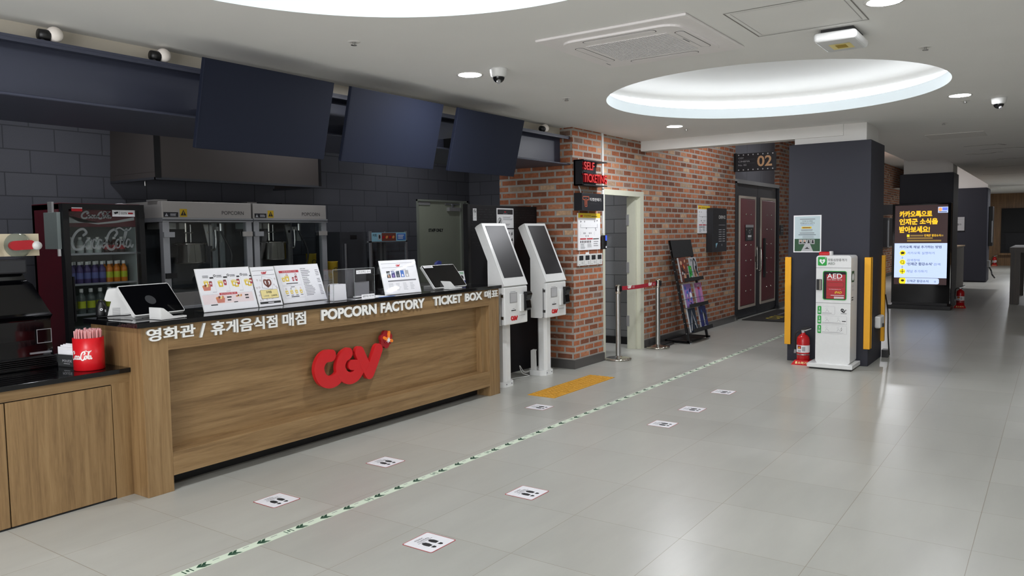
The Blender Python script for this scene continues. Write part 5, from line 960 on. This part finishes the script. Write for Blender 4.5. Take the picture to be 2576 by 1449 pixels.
b = MB(); b.box(13.15, 3.70, .001, 15.2, 4.40, .012, 'mat_dark'); FZ = FR((0, 0, .012), (1, 0, 0), (0, 1, 0)); b.text('CGV', FZ, 13.45, 3.88, 14.05, 4.12, 'mat_yellow', .02, .001); b.bars(FZ, 14.2, 3.9, 14.9, 4.15, 2, 'ink_grey'); tag(b.build('door_mat'), 'dark door mat with yellow letters before the cinema doors', 'mat')
t = T('wall_monitor', 'black wall box with silver edge far along the brick wall', 'wall sign', (26.8, 4.42, .95)); b = MB(); b.box(26.4, 4.33, .95, 27.7, 4.47, 1.85, 'sign_dark'); b.box(26.2, 4.1, 1.95, 26.5, 4.47, 2.25, 'sign_dark'); b.build('box', t); b = MB(); b.box(26.55, 4.30, .98, 26.62, 4.33, 1.84, 'alu'); b.box(26.55, 4.30, .95, 27.6, 4.33, .98, 'alu'); b.box(26.3, 4.08, 2.1, 26.5, 4.1, 2.14, 'alu'); b.build('edge', t)
# ================================================================= PILLAR GROUP
g0 = None
for x0, y0, x1, y1, lab in ((9.295, 2.535, 9.335, 2.605, 'yellow corner guard on the pillar corner nearest the extinguisher'), (9.295, 1.678, 9.335, 1.745, 'yellow corner guard on the pillar corner right of the defibrillator'), (10.06, 1.665, 10.135, 1.705, 'yellow corner guard on the rear pillar corner beside the dispenser')):
    b = MB(); b.box(x0, y0, .195, x1, y1, 1.215, 'guard_yellow')
    if x0 < 10: b.box(9.3, (y0 if y0 > 2 else y0), .195, 9.40, (y1 if y0 < 2 else y0+.02) if y0 > 2 else y0+.022, 1.215, 'guard_yellow')
    tag(b.build('corner_guard', bev=.004), lab, 'corner guard', 'yellow corner guards on the pillar')
t = T('pillar_poster', 'pale green poster with four small portraits on the dark pillar', 'poster', (9.32, 2.36, 1.27)); F = FR((9.324, 2.518, 1.27), (0, -1, 0)); w, h = .307, .425
b = MB(); b.fbox(F, 0, 0, w, h, 0, .002, 'paper'); G = F.sub(0, 0, .002); b.rect(G, .012, .012, w-.012, h-.012, 'sky_pale', .0006); b.rect(G, .012, .012, w-.012, .155, 'green_dark', .0010); b.prism(G, [(.085, .012), (.22, .012), (.175, .12), (.14, .12)], 0, .0014, 'paper_grey')
b.bars(G, .07, .375, .24, .386, 1, 'ink_grey', .6, .1, .0012); b.text('가리면 도시재생', G, .095, .35, .21, .366, 'ink', 0, .0012); b.text('무엇을 남기고 싶은가?', G, .075, .325, .235, .343, 'ink', 0, .0012); b.bars(G, .08, .31, .23, .318, 1, 'blue', .4, .1, .0012); b.rect(G, .09, .272, .20, .294, 'yellow', .0012); b.bars(G, .10, .277, .19, .289, 1, 'brown', .7, .05, .0018); b.bars(G, .085, .242, .215, .266, 2, 'ink_grey', .4, .1, .0012); b.bars(G, .07, .215, .235, .228, 1, 'ink_grey', .6, .05, .0012); b.bars(G, .055, .196, .255, .208, 1, 'ink', .4, .05, .0012); b.bars(G, .10, .16, .24, .19, 3, 'ink_grey', .3, .2, .0012)
for i in range(4): b.rect(G, .06+.045*i, .095, .10+.045*i, .148, 'paper_grey', .0016); b.ell(G, .08+.045*i, .13, .009, .012, 'skin_photo' if i < 2 else 'ink', .002, 12); b.prism(G, [(.065+.045*i, .105), (.095+.045*i, .105), (.088+.045*i, .12), (.072+.045*i, .12)], 0, .002, 'ink')
b.prism(G, [(.12, .04), (.185, .04), (.162, .05), (.16, .065), (.15, .05), (.145, .066), (.142, .05)], 0, .002, 'ink'); b.build('sheet', t)
t = T('defibrillator_stand', 'white AED cabinet stand in front of the dark pillar', 'defibrillator stand', (9.10, 2.0, 0))
bx0, bx1, by0, by1 = 8.965, 9.29, 1.815, 2.175
b = MB(); b.box(8.89, 1.775, .018, 9.31, 2.245, .062, 'white_gloss'); b.box(8.91, 1.795, 0, 9.30, 2.225, .02, 'black'); b.build('base_plate', t, bev=.004)
F = FR((bx0, by1, 0), (0, -1, 0)); w = by1-by0
b = MB(); b.rrect(F, 0, .06, w, 1.245, .03, 'white_gloss', -(bx1-bx0), 0); b.build('cabinet', t, bev=.004)
b = MB()
for z in (.727, 1.112): b.fbox(F, 0, z-.0015, w, z+.0015, 0, .0012, 'ink_grey')
b.build('seam', t)
b = MB(); b.rrect(F, .018, 1.135, .11, 1.23, .012, 'green', 0, .002)
hp = [(.064, 1.148), (.036, 1.178), (.034, 1.198), (.046, 1.207), (.064, 1.196), (.082, 1.207), (.094, 1.198), (.092, 1.178)]; b.prism(F, hp, 0, .0028, 'paper'); b.prism(F, [(.062, 1.20), (.054, 1.178), (.064, 1.18), (.06, 1.158), (.076, 1.185), (.066, 1.183)], 0, .0034, 'green'); b.rect(F, .092, 1.212, .104, 1.220, 'paper', .0026); b.rect(F, .094, 1.208, .102, 1.226, 'paper', .0026)
b.text('자동심장충격기', F, .12, 1.183, .315, 1.212, 'ink', 0, .001); b.text('AED', F, .122, 1.146, .195, 1.171, 'green_dark', 0, .001); b.build('header_print', t)
b = MB(); b.rrect(F, .072, .762, .318, 1.078, .02, 'green', 0, .004); b.rrect(F, .08, .77, .31, 1.07, .014, 'ink', 0, .0048); b.rect(F, .11, .775, .305, 1.04, 'label_red', .0052); b.rrect(F, .12, .90, .29, .955, .012, 'brown', .004, .006); b.rrect(F, .124, .904, .286, .951, .011, 'label_red', .004, .0066); b.rect(F, .11, .80, .305, .803, 'brown', .0058)
b.text('AED', F, .116, .996, .272, 1.05, 'paper', .012, .0066); b.text('긴급시, 일반인 사용가능', F, .114, .975, .272, .99, 'paper', 0, .0066); b.text('CU Medical Systems, Inc.', F, .138, .872, .262, .882, 'paper', 0, .0066); b.text('iPAD', F, .196, .832, .268, .858, 'yellow', .02, .0066, slant=.2); b.bars(F, .155, .80, .292, .825, 1, 'paper', .2, 0, .0066); b.bars(F, .19, .776, .292, .80, 2, 'paper', .6, 0, .0066); b.build('window', t)
b = MB(); b.fbox(F, .005, .865, .062, .985, 0, .006, 'black'); b.fbox(F, .038, .87, .058, .98, .006, .022, 'chrome'); b.build('latch', t, bev=.002)
for z, n_, x1_ in ((.60, '1', .20), (.495, '2', .325), (.39, '3', .325)):
    b = MB(); b.rrect(F, .02, z, x1_, z+.09, .01, 'ink_light', 0, .001); b.rrect(F, .0215, z+.0015, x1_-.0015, z+.0885, .009, 'white_gloss', 0, .0016); b.rrect(F, .02, z, .06, z+.09, .01, 'green', 0, .0022); b.text(n_, F, .037 if n_ == '1' else .034, z+.05, .043 if n_ == '1' else .046, z+.078, 'paper', .03, .003); b.bars(F, .028, z+.015, .052, z+.04, 2, 'paper', .5, .1, .003)
    for i in range(1 if n_ == '1' else 2): b.ring(F, .115+.12*i, z+.065, .008, .0095, 'ink_light', .0024, 14); b.stroke(F, [(.105+.12*i, z+.03), (.12+.12*i, z+.05), (.14+.12*i, z+.028)], .0015, 'ink_light', 0, .0024)
    b.bars(F, .07, z+.008, x1_-.02, z+.022, 2, 'ink_light', .4, .2, .0024)
    if n_ == '2': b.rect(F, .275, z+.032, .315, z+.040, 'ink', .0024)
    if n_ == '3': b.stroke(F, [(.272, z+.07), (.264, z+.052), (.276, z+.054), (.266, z+.034)], .002, 'ink', 0, .0024, smooth=False)
    b.build('instruction_panel', t)
b = MB(); b.stroke(F, [(.288, .66), (.272, .665), (.265, .652), (.272, .64), (.286, .642)], .005, 'ink', 0, .001); b.stroke(F, [(.285, .652), (.28, .635), (.295, .63), (.304, .65)], .005, 'ink', 0, .0012); b.stroke(F, [(.31, .655), (.318, .655)], .003, 'ink', 0, .001); b.rect(F, .262, .613, .322, .618, 'ink_grey', .001); b.build('maker_logo', t)
Fs_ = FR((bx0, by0, 0), (1, 0, 0)); b = MB(); b.rect(Fs_, .03, .955, .16, 1.075, 'green_dark', .001); b.ell(Fs_, .095, 1.01, .04, .04, 'paper', .0016, 16); b.bars(Fs_, .04, .85, .15, .93, 2, 'ink_light'); b.bars(Fs_, .04, .75, .15, .80, 2, 'ink'); b.build('side_print', t)
b = MB(); b.box(9.0, 2.05, 1.243, 9.1, 2.16, 1.285, 'ext_red'); b.build('alarm_lamp', t, bev=.012, seg=3); b = MB(); b.box(9.02, 2.03, 1.243, 9.11, 2.055, 1.29, 'white_plastic'); b.build('alarm_bracket', t, bev=.006)
# fire extinguisher
def extinguisher(loc, lab, s=1.0):
    t = T('fire_extinguisher', lab, 'fire extinguisher', (0, 0, 0), 'red fire extinguishers on floor stands')
    b = MB(); b.lathe([(0, .045), (.062, .045), (.068, .055), (.068, .27), (.062, .30), (.04, .325), (.022, .335), (.022, .35), (0, .35)], (0, 0, 0), 'ext_red', 32); b.build('cylinder', t)
    b = MB(); b.lathe([(.0692, .135), (.0692, .215)], (0, 0, 0), 'paper', 32); lb = b.build('label', t)
    b = MB()
    for a, z0, z1, m, wd in ((2.75, .175, .21, 'label_red', .32), (2.75, .18, .195, 'yellow', .12), (2.75, .14, .165, 'ink_light', .3), (3.45, .15, .20, 'ink_light', .25)):
        b.lathe([(.0697, z0), (.0697, z1)], (0, 0, 0), m, 32) if False else b.add([(.0698*math.cos(a+wd*(i/6-.5)*2), .0698*math.sin(a+wd*(i/6-.5)*2), z) for z in (z0, z1) for i in range(7)], [(i, i+1, 8+i, 7+i) for i in range(6)], m)
    b.build('label_print', lb)
    b = MB(); b.lathe([(.069, .105), (.071, .108), (.071, .115), (.069, .118)], (0, 0, 0), 'steel', 32); b.build('band', t)
    b = MB(); b.cyl((0, 0, .35), (0, 0, .372), .018, 'steel', n=14); b.prism(FR((0, .0, .365), (0, -1, 0)), [(-.02, 0), (.03, .005), (.085, .03), (.085, .037), (.02, .016), (-.02, .012)], -.008, .008, 'steel'); b.prism(FR((0, 0, .372), (0, -1, 0)), [(-.02, .005), (.03, .02), (.075, .045), (.07, .05), (.0, .03), (-.02, .02)], -.007, .007, 'black'); b.ell(FR((-.02, 0, .36), (0, -1, 0)), .0, 0, .014, .014, 'alu', .001, 14); b.build('valve', t)
    b = MB(); b.tube([(0, .015, .362), (-.01, .06, .36), (-.015, .083, .32), (-.012, .085, .22), (-.012, .083, .15)], .008, 'cable_black'); b.cyl((-.012, .083, .16), (-.012, .083, .12), .011, 'grey_plastic', r1=.014, n=10); b.build('hose', t)
    b = MB(); F = FR((-.09, 0, 0), (0, -1, 0), (.35, 0, 1)); b.add([(x*.1, y*.1, 0) for x, y in ((-1, 1.05), (-1, -1.05), (1, -.9), (1, .9))]+[(x*.072, y*.072, .05) for x, y in ((-1, 1), (-1, -1), (1, -1), (1, 1))], [(3, 2, 1, 0), (4, 5, 6, 7), (0, 1, 5, 4), (1, 2, 6, 5), (2, 3, 7, 6), (3, 0, 4, 7)], 'ext_red'); st = b.build('floor_stand', t)
    b = MB(); G = FR((-.1, .0, 0), (0, -1, 0), (.028, 0, .05)); b.text('소화기', G, -.035, .014, .06, .042, 'yellow_pale', .02, .0015); b.rect(G, -.06, .014, -.042, .042, 'yellow_pale', .0012); b.build('lettering', st)
    t.location = loc; t.scale = (s, s, s); return t
e1 = extinguisher((9.15, 2.352, 0), 'red fire extinguisher on floor stand beside the white AED cabinet', 1.03)
dup(e1, (17.1, 1.50, 0), 'red fire extinguisher beside the lit digital signboard'); dup(e1, (36.15, 2.03, 0), 'red fire extinguisher at the foot of the far wood wall')
t = T('wall_dispenser', 'small white dispenser on the side of the near pillar', 'dispenser', (9.79, 1.68, .39)); b = MB(); b.box(9.66, 1.635, .39, 9.92, 1.70, .53, 'white_plastic'); b.build('housing', t, bev=.02, seg=3); b = MB(); b.box(9.76, 1.62, .40, 9.82, 1.637, .44, 'dark_plastic'); b.build('nozzle', t)
b = MB(); b.tube([(10.1, 1.66, .75), (10.16, 1.64, .55), (10.13, 1.63, .3), (10.18, 1.62, .02)], .008, 'cable_black'); b.box(10.08, 1.62, .0, 10.2, 1.69, .09, 'black'); tag(b.build('power_cable'), 'black cable running down the rear edge of the near pillar', 'cable')

# ================================================================= DIGITAL SIGNBOARD AND FAR LOBBY
t = T('digital_signboard', 'tall black digital signboard with yellow Korean headline', 'digital sign', (16.6, 2.12, 0))
sx = 16.55
b = MB(); b.box(sx, 1.63, .10, sx+.14, 2.62, 1.99, 'gloss_black'); b.build('housing', t, bev=.006)
b = MB(); b.box(sx-.12, 1.60, 0, sx+.30, 2.66, .07, 'black'); b.box(sx-.02, 1.66, .05, sx+.16, 2.60, .12, 'black'); b.build('foot', t, bev=.006)
F = FR((sx, 2.575, .46), (0, -1, 0)); w, h = .89, 1.50
b = MB(); b.rect(F, 0, 0, w, h, 'scr_dark', .001)
px = lambda x: (x-45)/(835-45)*w
pz = lambda y: h*(1-(y-115)/(1350-115))
R = lambda x0, y0, x1, y1, m, d=.0016: b.rect(F, px(x0), pz(y1), px(x1), pz(y0), m, d)
X = lambda s, x0, y0, x1, y1, m, bo=0.0, d=.0024: b.text(s, F, px(x0), pz(y1), px(x1), pz(y0), m, bo, d)
X('카카오톡으로', 112, 200, 605, 300, 'scr_yellow', .045); X('인제군', 112, 318, 392, 418, 'scr_yellow', .045); X('소식을', 422, 318, 688, 416, 'scr_yellow', .045); X('받아보세요!', 112, 438, 575, 542, 'scr_yellow', .045)
R(690, 150, 835, 240, 'scr_white'); b.ell(F, px(722), pz(188), .032, .036, 'scr_orange', .0022); R(752, 160, 828, 205, 'scr_logo', .0022); R(700, 218, 820, 232, 'scr_blue2', .0022)
R(232, 568, 272, 606, 'scr_icon'); R(285, 574, 480, 598, 'scr_tan'); X('인제군 합강소식', 492, 566, 735, 604, 'scr_yellow', .02); R(742, 576, 775, 600, 'scr_tan'); R(235, 615, 620, 638, 'scr_tan'); R(235, 654, 745, 678, 'scr_tan')
R(45, 705, 835, 1245, 'scr_white'); X('카카오톡 채널 추가하는 방법', 122, 742, 752, 785, 'scr_blue', .02)
for y in (858, 1002, 1145): b.ell(F, px(172), pz(y), .053, .053, 'scr_icon', .0022, 28)
b.ell(F, px(172), pz(856), .034, .024, 'scr_ink', .003); b.prism(F, [(px(150), pz(868)), (px(170), pz(868)), (px(150), pz(885))], 0, .003, 'scr_ink'); b.ring(F, px(170), pz(1000), .022, .03, 'scr_ink', .003); b.stroke(F, [(px(185), pz(1018)), (px(198), pz(1030))], .004, 'scr_ink', 0, .003, smooth=False); R(138, 1141, 205, 1149, 'scr_ink', .003); R(167, 1108, 176, 1182, 'scr_ink', .003)
for y in (930, 1075): b.stroke(F, [(px(168), pz(y-18)), (px(168), pz(y+14))], .003, 'scr_blue2', 0, .0024, smooth=False); b.stroke(F, [(px(155), pz(y)), (px(168), pz(y+15)), (px(183), pz(y))], .003, 'scr_blue2', 0, .0024, smooth=False)
X('카카오톡 실행하기', 245, 838, 652, 878, 'scr_blue2'); X('검색창에', 240, 950, 430, 990, 'scr_blue2'); X("'인제군 합강소식'", 238, 1005, 625, 1052, 'scr_blue', .025); X('검색', 640, 1012, 738, 1052, 'scr_blue2'); X('채널 추가하기', 236, 1122, 545, 1165, 'scr_blue2')
b.rrect(F, px(125), pz(1340), px(725), pz(1250), .03, 'scr_white', 0, .0016); b.rrect(F, px(125), pz(1340), px(225), pz(1250), .03, 'scr_icon', 0, .0022); R(190, 1250, 218, 1340, 'scr_icon', .0023); b.ell(F, px(178), pz(1290), .03, .022, 'scr_ink', .003); X('인제군 합강소식', 246, 1276, 570, 1316, 'scr_blue', .015); b.ring(F, px(668), pz(1300), .010, .015, 'scr_blue', .0024); b.build('screen', t)
b = MB(); F = FR((25.19, 2.415, 1.42), (0, -1, 0)); b.fbox(F, .0, 0, .26, .40, 0, .01, 'paper_grey'); b.rect(F, 0, 0, .26, .02, 'ink', .0105); b.rect(F, 0, .34, .26, .345, 'ink_grey', .0105); b.text('접수', F, .08, .17, .19, .22, 'ink', .01, .0108); tag(b.build('pillar_notice'), 'cream notice on the farthest dark pillar', 'notice')
b = MB(); b.box(25.5, 1.50, 1.0, 26.0, 1.60, 2.1, 'black'); b.box(25.48, 1.50, 1.1, 25.5, 1.53, 1.7, 'alu'); tag(b.build('pillar_screen', bev=.01), 'thin black screen on the side of the farthest pillar', 'screen')
b = MB(); b.box(25.3, 1.53, .42, 25.5, 1.60, .60, 'grey_plastic'); b.tube([(25.4, 1.55, .42), (25.5, 1.5, .30), (25.3, 1.47, .22), (25.45, 1.42, .12)], .02, 'cable_black'); tag(b.build('wall_socket_box'), 'grey box with black cable low on the farthest pillar', 'socket box')
t = T('reception_desk', 'plain brown reception desk behind the lit signboard', 'desk', (20.5, 2.2, 0)); b = MB(); b.box(18.6, 1.93, 0, 22.6, 2.5, 1.06, 'desk'); b.build('body', t); b = MB(); b.box(18.55, 1.91, 1.06, 22.65, 2.52, 1.09, 'wood_top'); b.build('desktop', t)
t = T('dark_table', 'dark wooden table at the right edge of the lobby', 'table', (19.6, .2, 0)); b = MB(); b.box(18.3, -.5, 1.02, 20.9, .78, 1.12, 'wood_dark'); b.build('tabletop', t)
for x, y in ((18.32, .60), (20.72, .60), (18.32, -.48), (20.72, -.48)):
    b = MB(); b.box(x, y, 0, x+.16, y+.16, 1.02, 'wood_dark'); b.build('leg', t)

# ================================================================= CEILING FITTINGS
dl = None
for x, y, lab, off in ((4.613, 3.572, 'round lit downlight before the menu screens', 0), (8.278, 3.541, 'round lit downlight before the brick doorway wall', 0), (8.064, .75, 'round lit downlight beyond the round cove, near the dome camera', 0), (4.492, .768, 'round lit downlight cut by the top edge of the photo', 0), (11.355, 1.11, 'unlit round downlight in the dim ceiling beyond the pillar', 1)):
    zc = CZ
    t = T('downlight', lab, 'downlight', (x, y, zc), 'round ceiling downlights')
    b = MB(); b.lathe([(.082, -.002), (.098, -.004), (.10, -.001), (.10, .0)], (x, y, zc), 'white_paint', 32); b.build('trim_ring', t)
    b = MB(); b.ell(FR((x, y, zc-.003), (1, 0, 0), (0, -1, 0)), 0, 0, .083, .083, ('lamp_glow', 'lamp_off_glow')[off], 0, 32); b.build('diffuser', t)
def fit(name, label, cat, x, y, grp, parts):
    t = T(name, label, cat, (x, y, CZ), grp)
    for nm, fn in parts: b = MB(); fn(b); b.build(nm, t)
    return t
for x, y, lab in ((4.575, 3.285, 'white dome camera beside the downlight before the menu screens'), (8.43, .475, 'white dome camera at the right side beyond the round cove')):
    t = T('dome_camera', lab, 'camera', (x, y, CZ), 'dome cameras'); b = MB(); b.lathe([(0, 0), (.062, 0), (.062, -.01), (.055, -.05), (.046, -.06), (0, -.06)], (x, y, CZ), 'white_plastic', 28); b.build('housing', t); b = MB(); b.sphere((x, y, CZ-.058), .043, 'gloss_black'); b.build('dome', t); b = MB(); b.cyl((x-.01, y-.01, CZ-.075), (x-.03, y-.02, CZ-.104), .014, 'grey_plastic', n=12); b.build('lens', t)
sp = None
for x, y, lab in ((3.403, 3.514, 'ceiling sprinkler between the big cove and first menu screen'), (5.929, 3.536, 'ceiling sprinkler between the two front downlights'), (5.774, .739, 'ceiling sprinkler on the street side of the round cove'), (8.56, 3.517, 'ceiling sprinkler beside the downlight near the doorway'), (10.032, 1.085, 'ceiling sprinkler just beyond the near pillar'), (8.42, .74, 'ceiling sprinkler beside the downlight near the right camera')):
    if sp is None:
        sp = t = T('sprinkler', lab, 'sprinkler', (x, y, CZ), 'ceiling sprinklers'); b = MB(); b.lathe([(.0, -.003), (.034, -.003), (.04, 0)], (x, y, CZ), 'white_paint', 24); b.build('rosette', t); b = MB(); b.cyl((x, y, CZ-.003), (x, y, CZ-.02), .008, 'steel', n=10); b.lathe([(0, -.022), (.018, -.022), (.018, -.019), (0, -.019)], (x, y, CZ), 'steel', 16); b.build('head', t)
    else: dup(sp, (x, y, CZ), lab)
# air conditioner cassette
t = T('air_conditioner', 'square white ceiling air conditioner cassette between the round coves', 'air conditioner', (4.52, 2.15, CZ))
b = MB(); FC = FR((4.05, 1.665, CZ-.028), (1, 0, 0), (0, -1, 0)); FC.o = Vector((4.04, 2.63, CZ-.016))
b.box(4.04, 1.665, CZ-.016, 5.0, 2.63, CZ, 'ac_white'); b.build('panel', t, bev=.010, seg=3)
cw = .96; G = FC
b = MB(); b.rrect(G, .10, .10, .86, .865, .10, 'ac_white', -.002, .012); b.build('raised_panel', t, bev=.006)
b = MB(); b.rect(G, .24, .22, .72, .75, 'ac_grille', .0126)
for i in range(25): b.fbox(G, .24+.48*i/24-.0011, .22, .24+.48*i/24+.0011, .75, .0126, .016, 'ac_white')
for i in range(27): b.fbox(G, .24, .22+.53*i/26-.0011, .72, .22+.53*i/26+.0011, .0126, .016, 'ac_white')
b.build('intake_grille', t)
for a in ((.25, .125, .71, .185), (.25, .785, .71, .845), (.125, .25, .19, .72), (.77, .25, .835, .72)):
    b = MB(); b.rrect(G, *a, .028, 'ac_grille', .011, .0128); b.rrect(G, a[0]+.004, a[1]+.004, a[2]-.004, a[3]-.004, .026, 'ac_white', .011, .0136); b.build('louver', t)
b = MB(); b.rect(G, .43, .768, .53, .776, 'ink_grey', .0128); b.rect(G, .80, .06, .86, .068, 'ink_grey', .001); b.build('badge', t)
b = MB(); random.seed(5)
for x, y, l in ((13.2, .9, .5), (13.9, .55, .9), (14.6, 1.0, .5), (16.0, .4, 1.0), (18.0, .6, 1.2), (20.5, .7, 1.4), (21.5, .2, 1.0)):
    b.stroke(FR((x, y, CZ-.0006), (0, -1, 0), (-1, 0, 0)), [(l*i/6-l/2, random.uniform(-.10, .10)) for i in range(7)], .016, 'ceiling_mark', 0, .0004, k=3)
S(b.build('trim_ceiling_cracks'))
# access hatch, exit / detector boxes
b = MB(); FC = FR((4.2, 1.52, CZ-.001), (1, 0, 0), (0, -1, 0)); b.frame(FC, 0, 0, .62, .62, .006, 'ceiling_mark', 0, .001); b.frame(FC, .03, .03, .59, .59, .002, 'ceiling_mark', 0, .001); S(b.build('trim_hatch'))
t = T('ceiling_unit', 'white rounded ceiling box with yellow label by the cove', 'ceiling unit', (5.03, 1.09, CZ)); b = MB(); b.box(4.86, .975, CZ-.075, 5.21, 1.215, CZ-.022, 'white_gloss'); b.build('housing', t, bev=.022, seg=4); b = MB(); b.box(4.90, 1.0, CZ-.03, 5.17, 1.18, CZ, 'black'); b.build('mount', t); b = MB(); b.rect(FR((4.86, 1.215, CZ-.0755), (1, 0, 0), (0, -1, 0)), .12, .06, .27, .18, 'yellow_pale', .0006); b.rect(FR((4.86, 1.215, CZ-.0755), (1, 0, 0), (0, -1, 0)), .15, .09, .24, .15, 'bucket_yellow', .001); b.build('label', t)
b = MB(); b.box(11.2, .78, CZ-.004, 11.8, 1.42, CZ, 'white_paint'); tag(b.build('ceiling_panel'), 'dim flat panel beside the unlit downlight', 'panel')

# ================================================================= FLOOR MARKINGS
SP = None
labs = ('footprint sticker near the left end of the oak counter', 'footprint sticker near the middle of the oak counter', 'footprint sticker closest to the photographer', 'footprint sticker on the hall side of the tape, second from the photographer', 'footprint sticker beside the yellow tactile strip', 'footprint sticker nearest to the photographer in the group of three by the tape', 'footprint sticker in the middle of the group of three', 'footprint sticker closest to the defibrillator pillar')
for (x, y), lab in zip(((2.863, 3.696), (3.766, 3.699), (2.872, 2.534), (3.757, 2.538), (5.718, 3.718), (5.714, 2.546), (6.329, 2.546), (7.17, 2.574)), labs):
    if SP is None:
        b = MB(); F = FR((x-.097, y-.097, .0005), (1, 0, 0), (0, 1, 0)); w = .194
        b.rrect(F, 0, 0, w, w, .012, 'sticker_red', 0, .0004); b.rrect(F, .0045, .0045, w-.0045, w-.0045, .009, 'sticker_white', 0, .0008)
        b.text('이곳에서', F, .060, .152, .118, .168, 'ink', .0, .0014); b.text('기다려주세요', F, .055, .130, .140, .147, 'ink', .0, .0014); b.rect(F, .045, .122, .150, .1245, 'ink', .0014)
        for x_, s_ in ((.068, -1), (.118, 1)):
            b.prism(F, [(x_-.014, .060), (x_+.010, .058), (x_+.017, .085), (x_+.014, .107), (x_+.002, .117), (x_-.010, .112), (x_-.017, .095), (x_-.017, .08)] if s_ < 0 else [(x_-.010, .062), (x_+.014, .064), (x_+.017, .085), (x_+.016, .10), (x_+.008, .116), (x_-.004, .118), (x_-.014, .107), (x_-.016, .085)], 0, .0014, 'ink'); b.prism(F, [(x_-.013, .050), (x_+.010, .048), (x_+.009, .032), (x_-.001, .026), (x_-.011, .034)], 0, .0014, 'ink')
        SP = tag(b.build('floor_sticker', loc=(x, y, 0)), lab, 'floor sticker', 'footprint floor stickers')
    else: c = SP.copy(); COL.objects.link(c); c.location = (x, y, 0); c['label'] = lab
b = MB(); TY = 3.247; tw = .027; b.box(-1, TY-tw, 0, 12.9, TY+tw, .0012, 'tape_green'); FT = FR((0, TY, .0012), (1, 0, 0), (0, 1, 0)); x = -.9; k = 0
while x < 12.6:
    if k % 3 == 0:
        b.rect(FT, x-.012, -.020, x-.006, .020, 'chevron_green', .0004); b.ell(FT, x+.012, .004, .006, .014, 'chevron_green', .0004, 8); b.rect(FT, x+.026, -.020, x+.032, .020, 'chevron_green', .0004); x += .075
    for d in (0, .024): b.prism(FT, [(x+d-.022, 0), (x+d+.006, .023), (x+d+.024, .023), (x+d+.002, 0), (x+d+.024, -.023), (x+d+.006, -.023)], 0, .0004, 'chevron_green')
    b.bars(FT, x+.072, .006, x+.112, .016, 1, 'ink_grey', .5, .2, .0004); x += .168; k += 1
tag(b.build('floor_tape'), 'long pale green floor tape with dark arrow marks', 'floor tape')
P0 = None
for i in range(4):
    x = 6.10+.303*i; lab = ('yellow tactile tile next to the oak counter end', 'yellow tactile tile second from the oak counter end', 'yellow tactile tile second from the brick pier', 'yellow tactile tile closest to the brick pier')[i]
    if P0 is None:
        b = MB(); b.box(x, 3.80, 0, x+.301, 4.10, .004, 'tactile_yellow')
        for p in range(6):
            for q in range(6): b.lathe([(.018, .004), (.016, .008), (.010, .0095), (0, .0095)], (x+.025+.05*p, 3.825+.05*q, 0), 'tactile_yellow', 10)
        P0 = tag(b.build('tactile_tile', loc=(x+.15, 3.95, 0)), lab, 'tactile tile', 'yellow tactile paving tiles')
    else: c = P0.copy(); COL.objects.link(c); c.location = (x+.15, 3.95, 0); c['label'] = lab
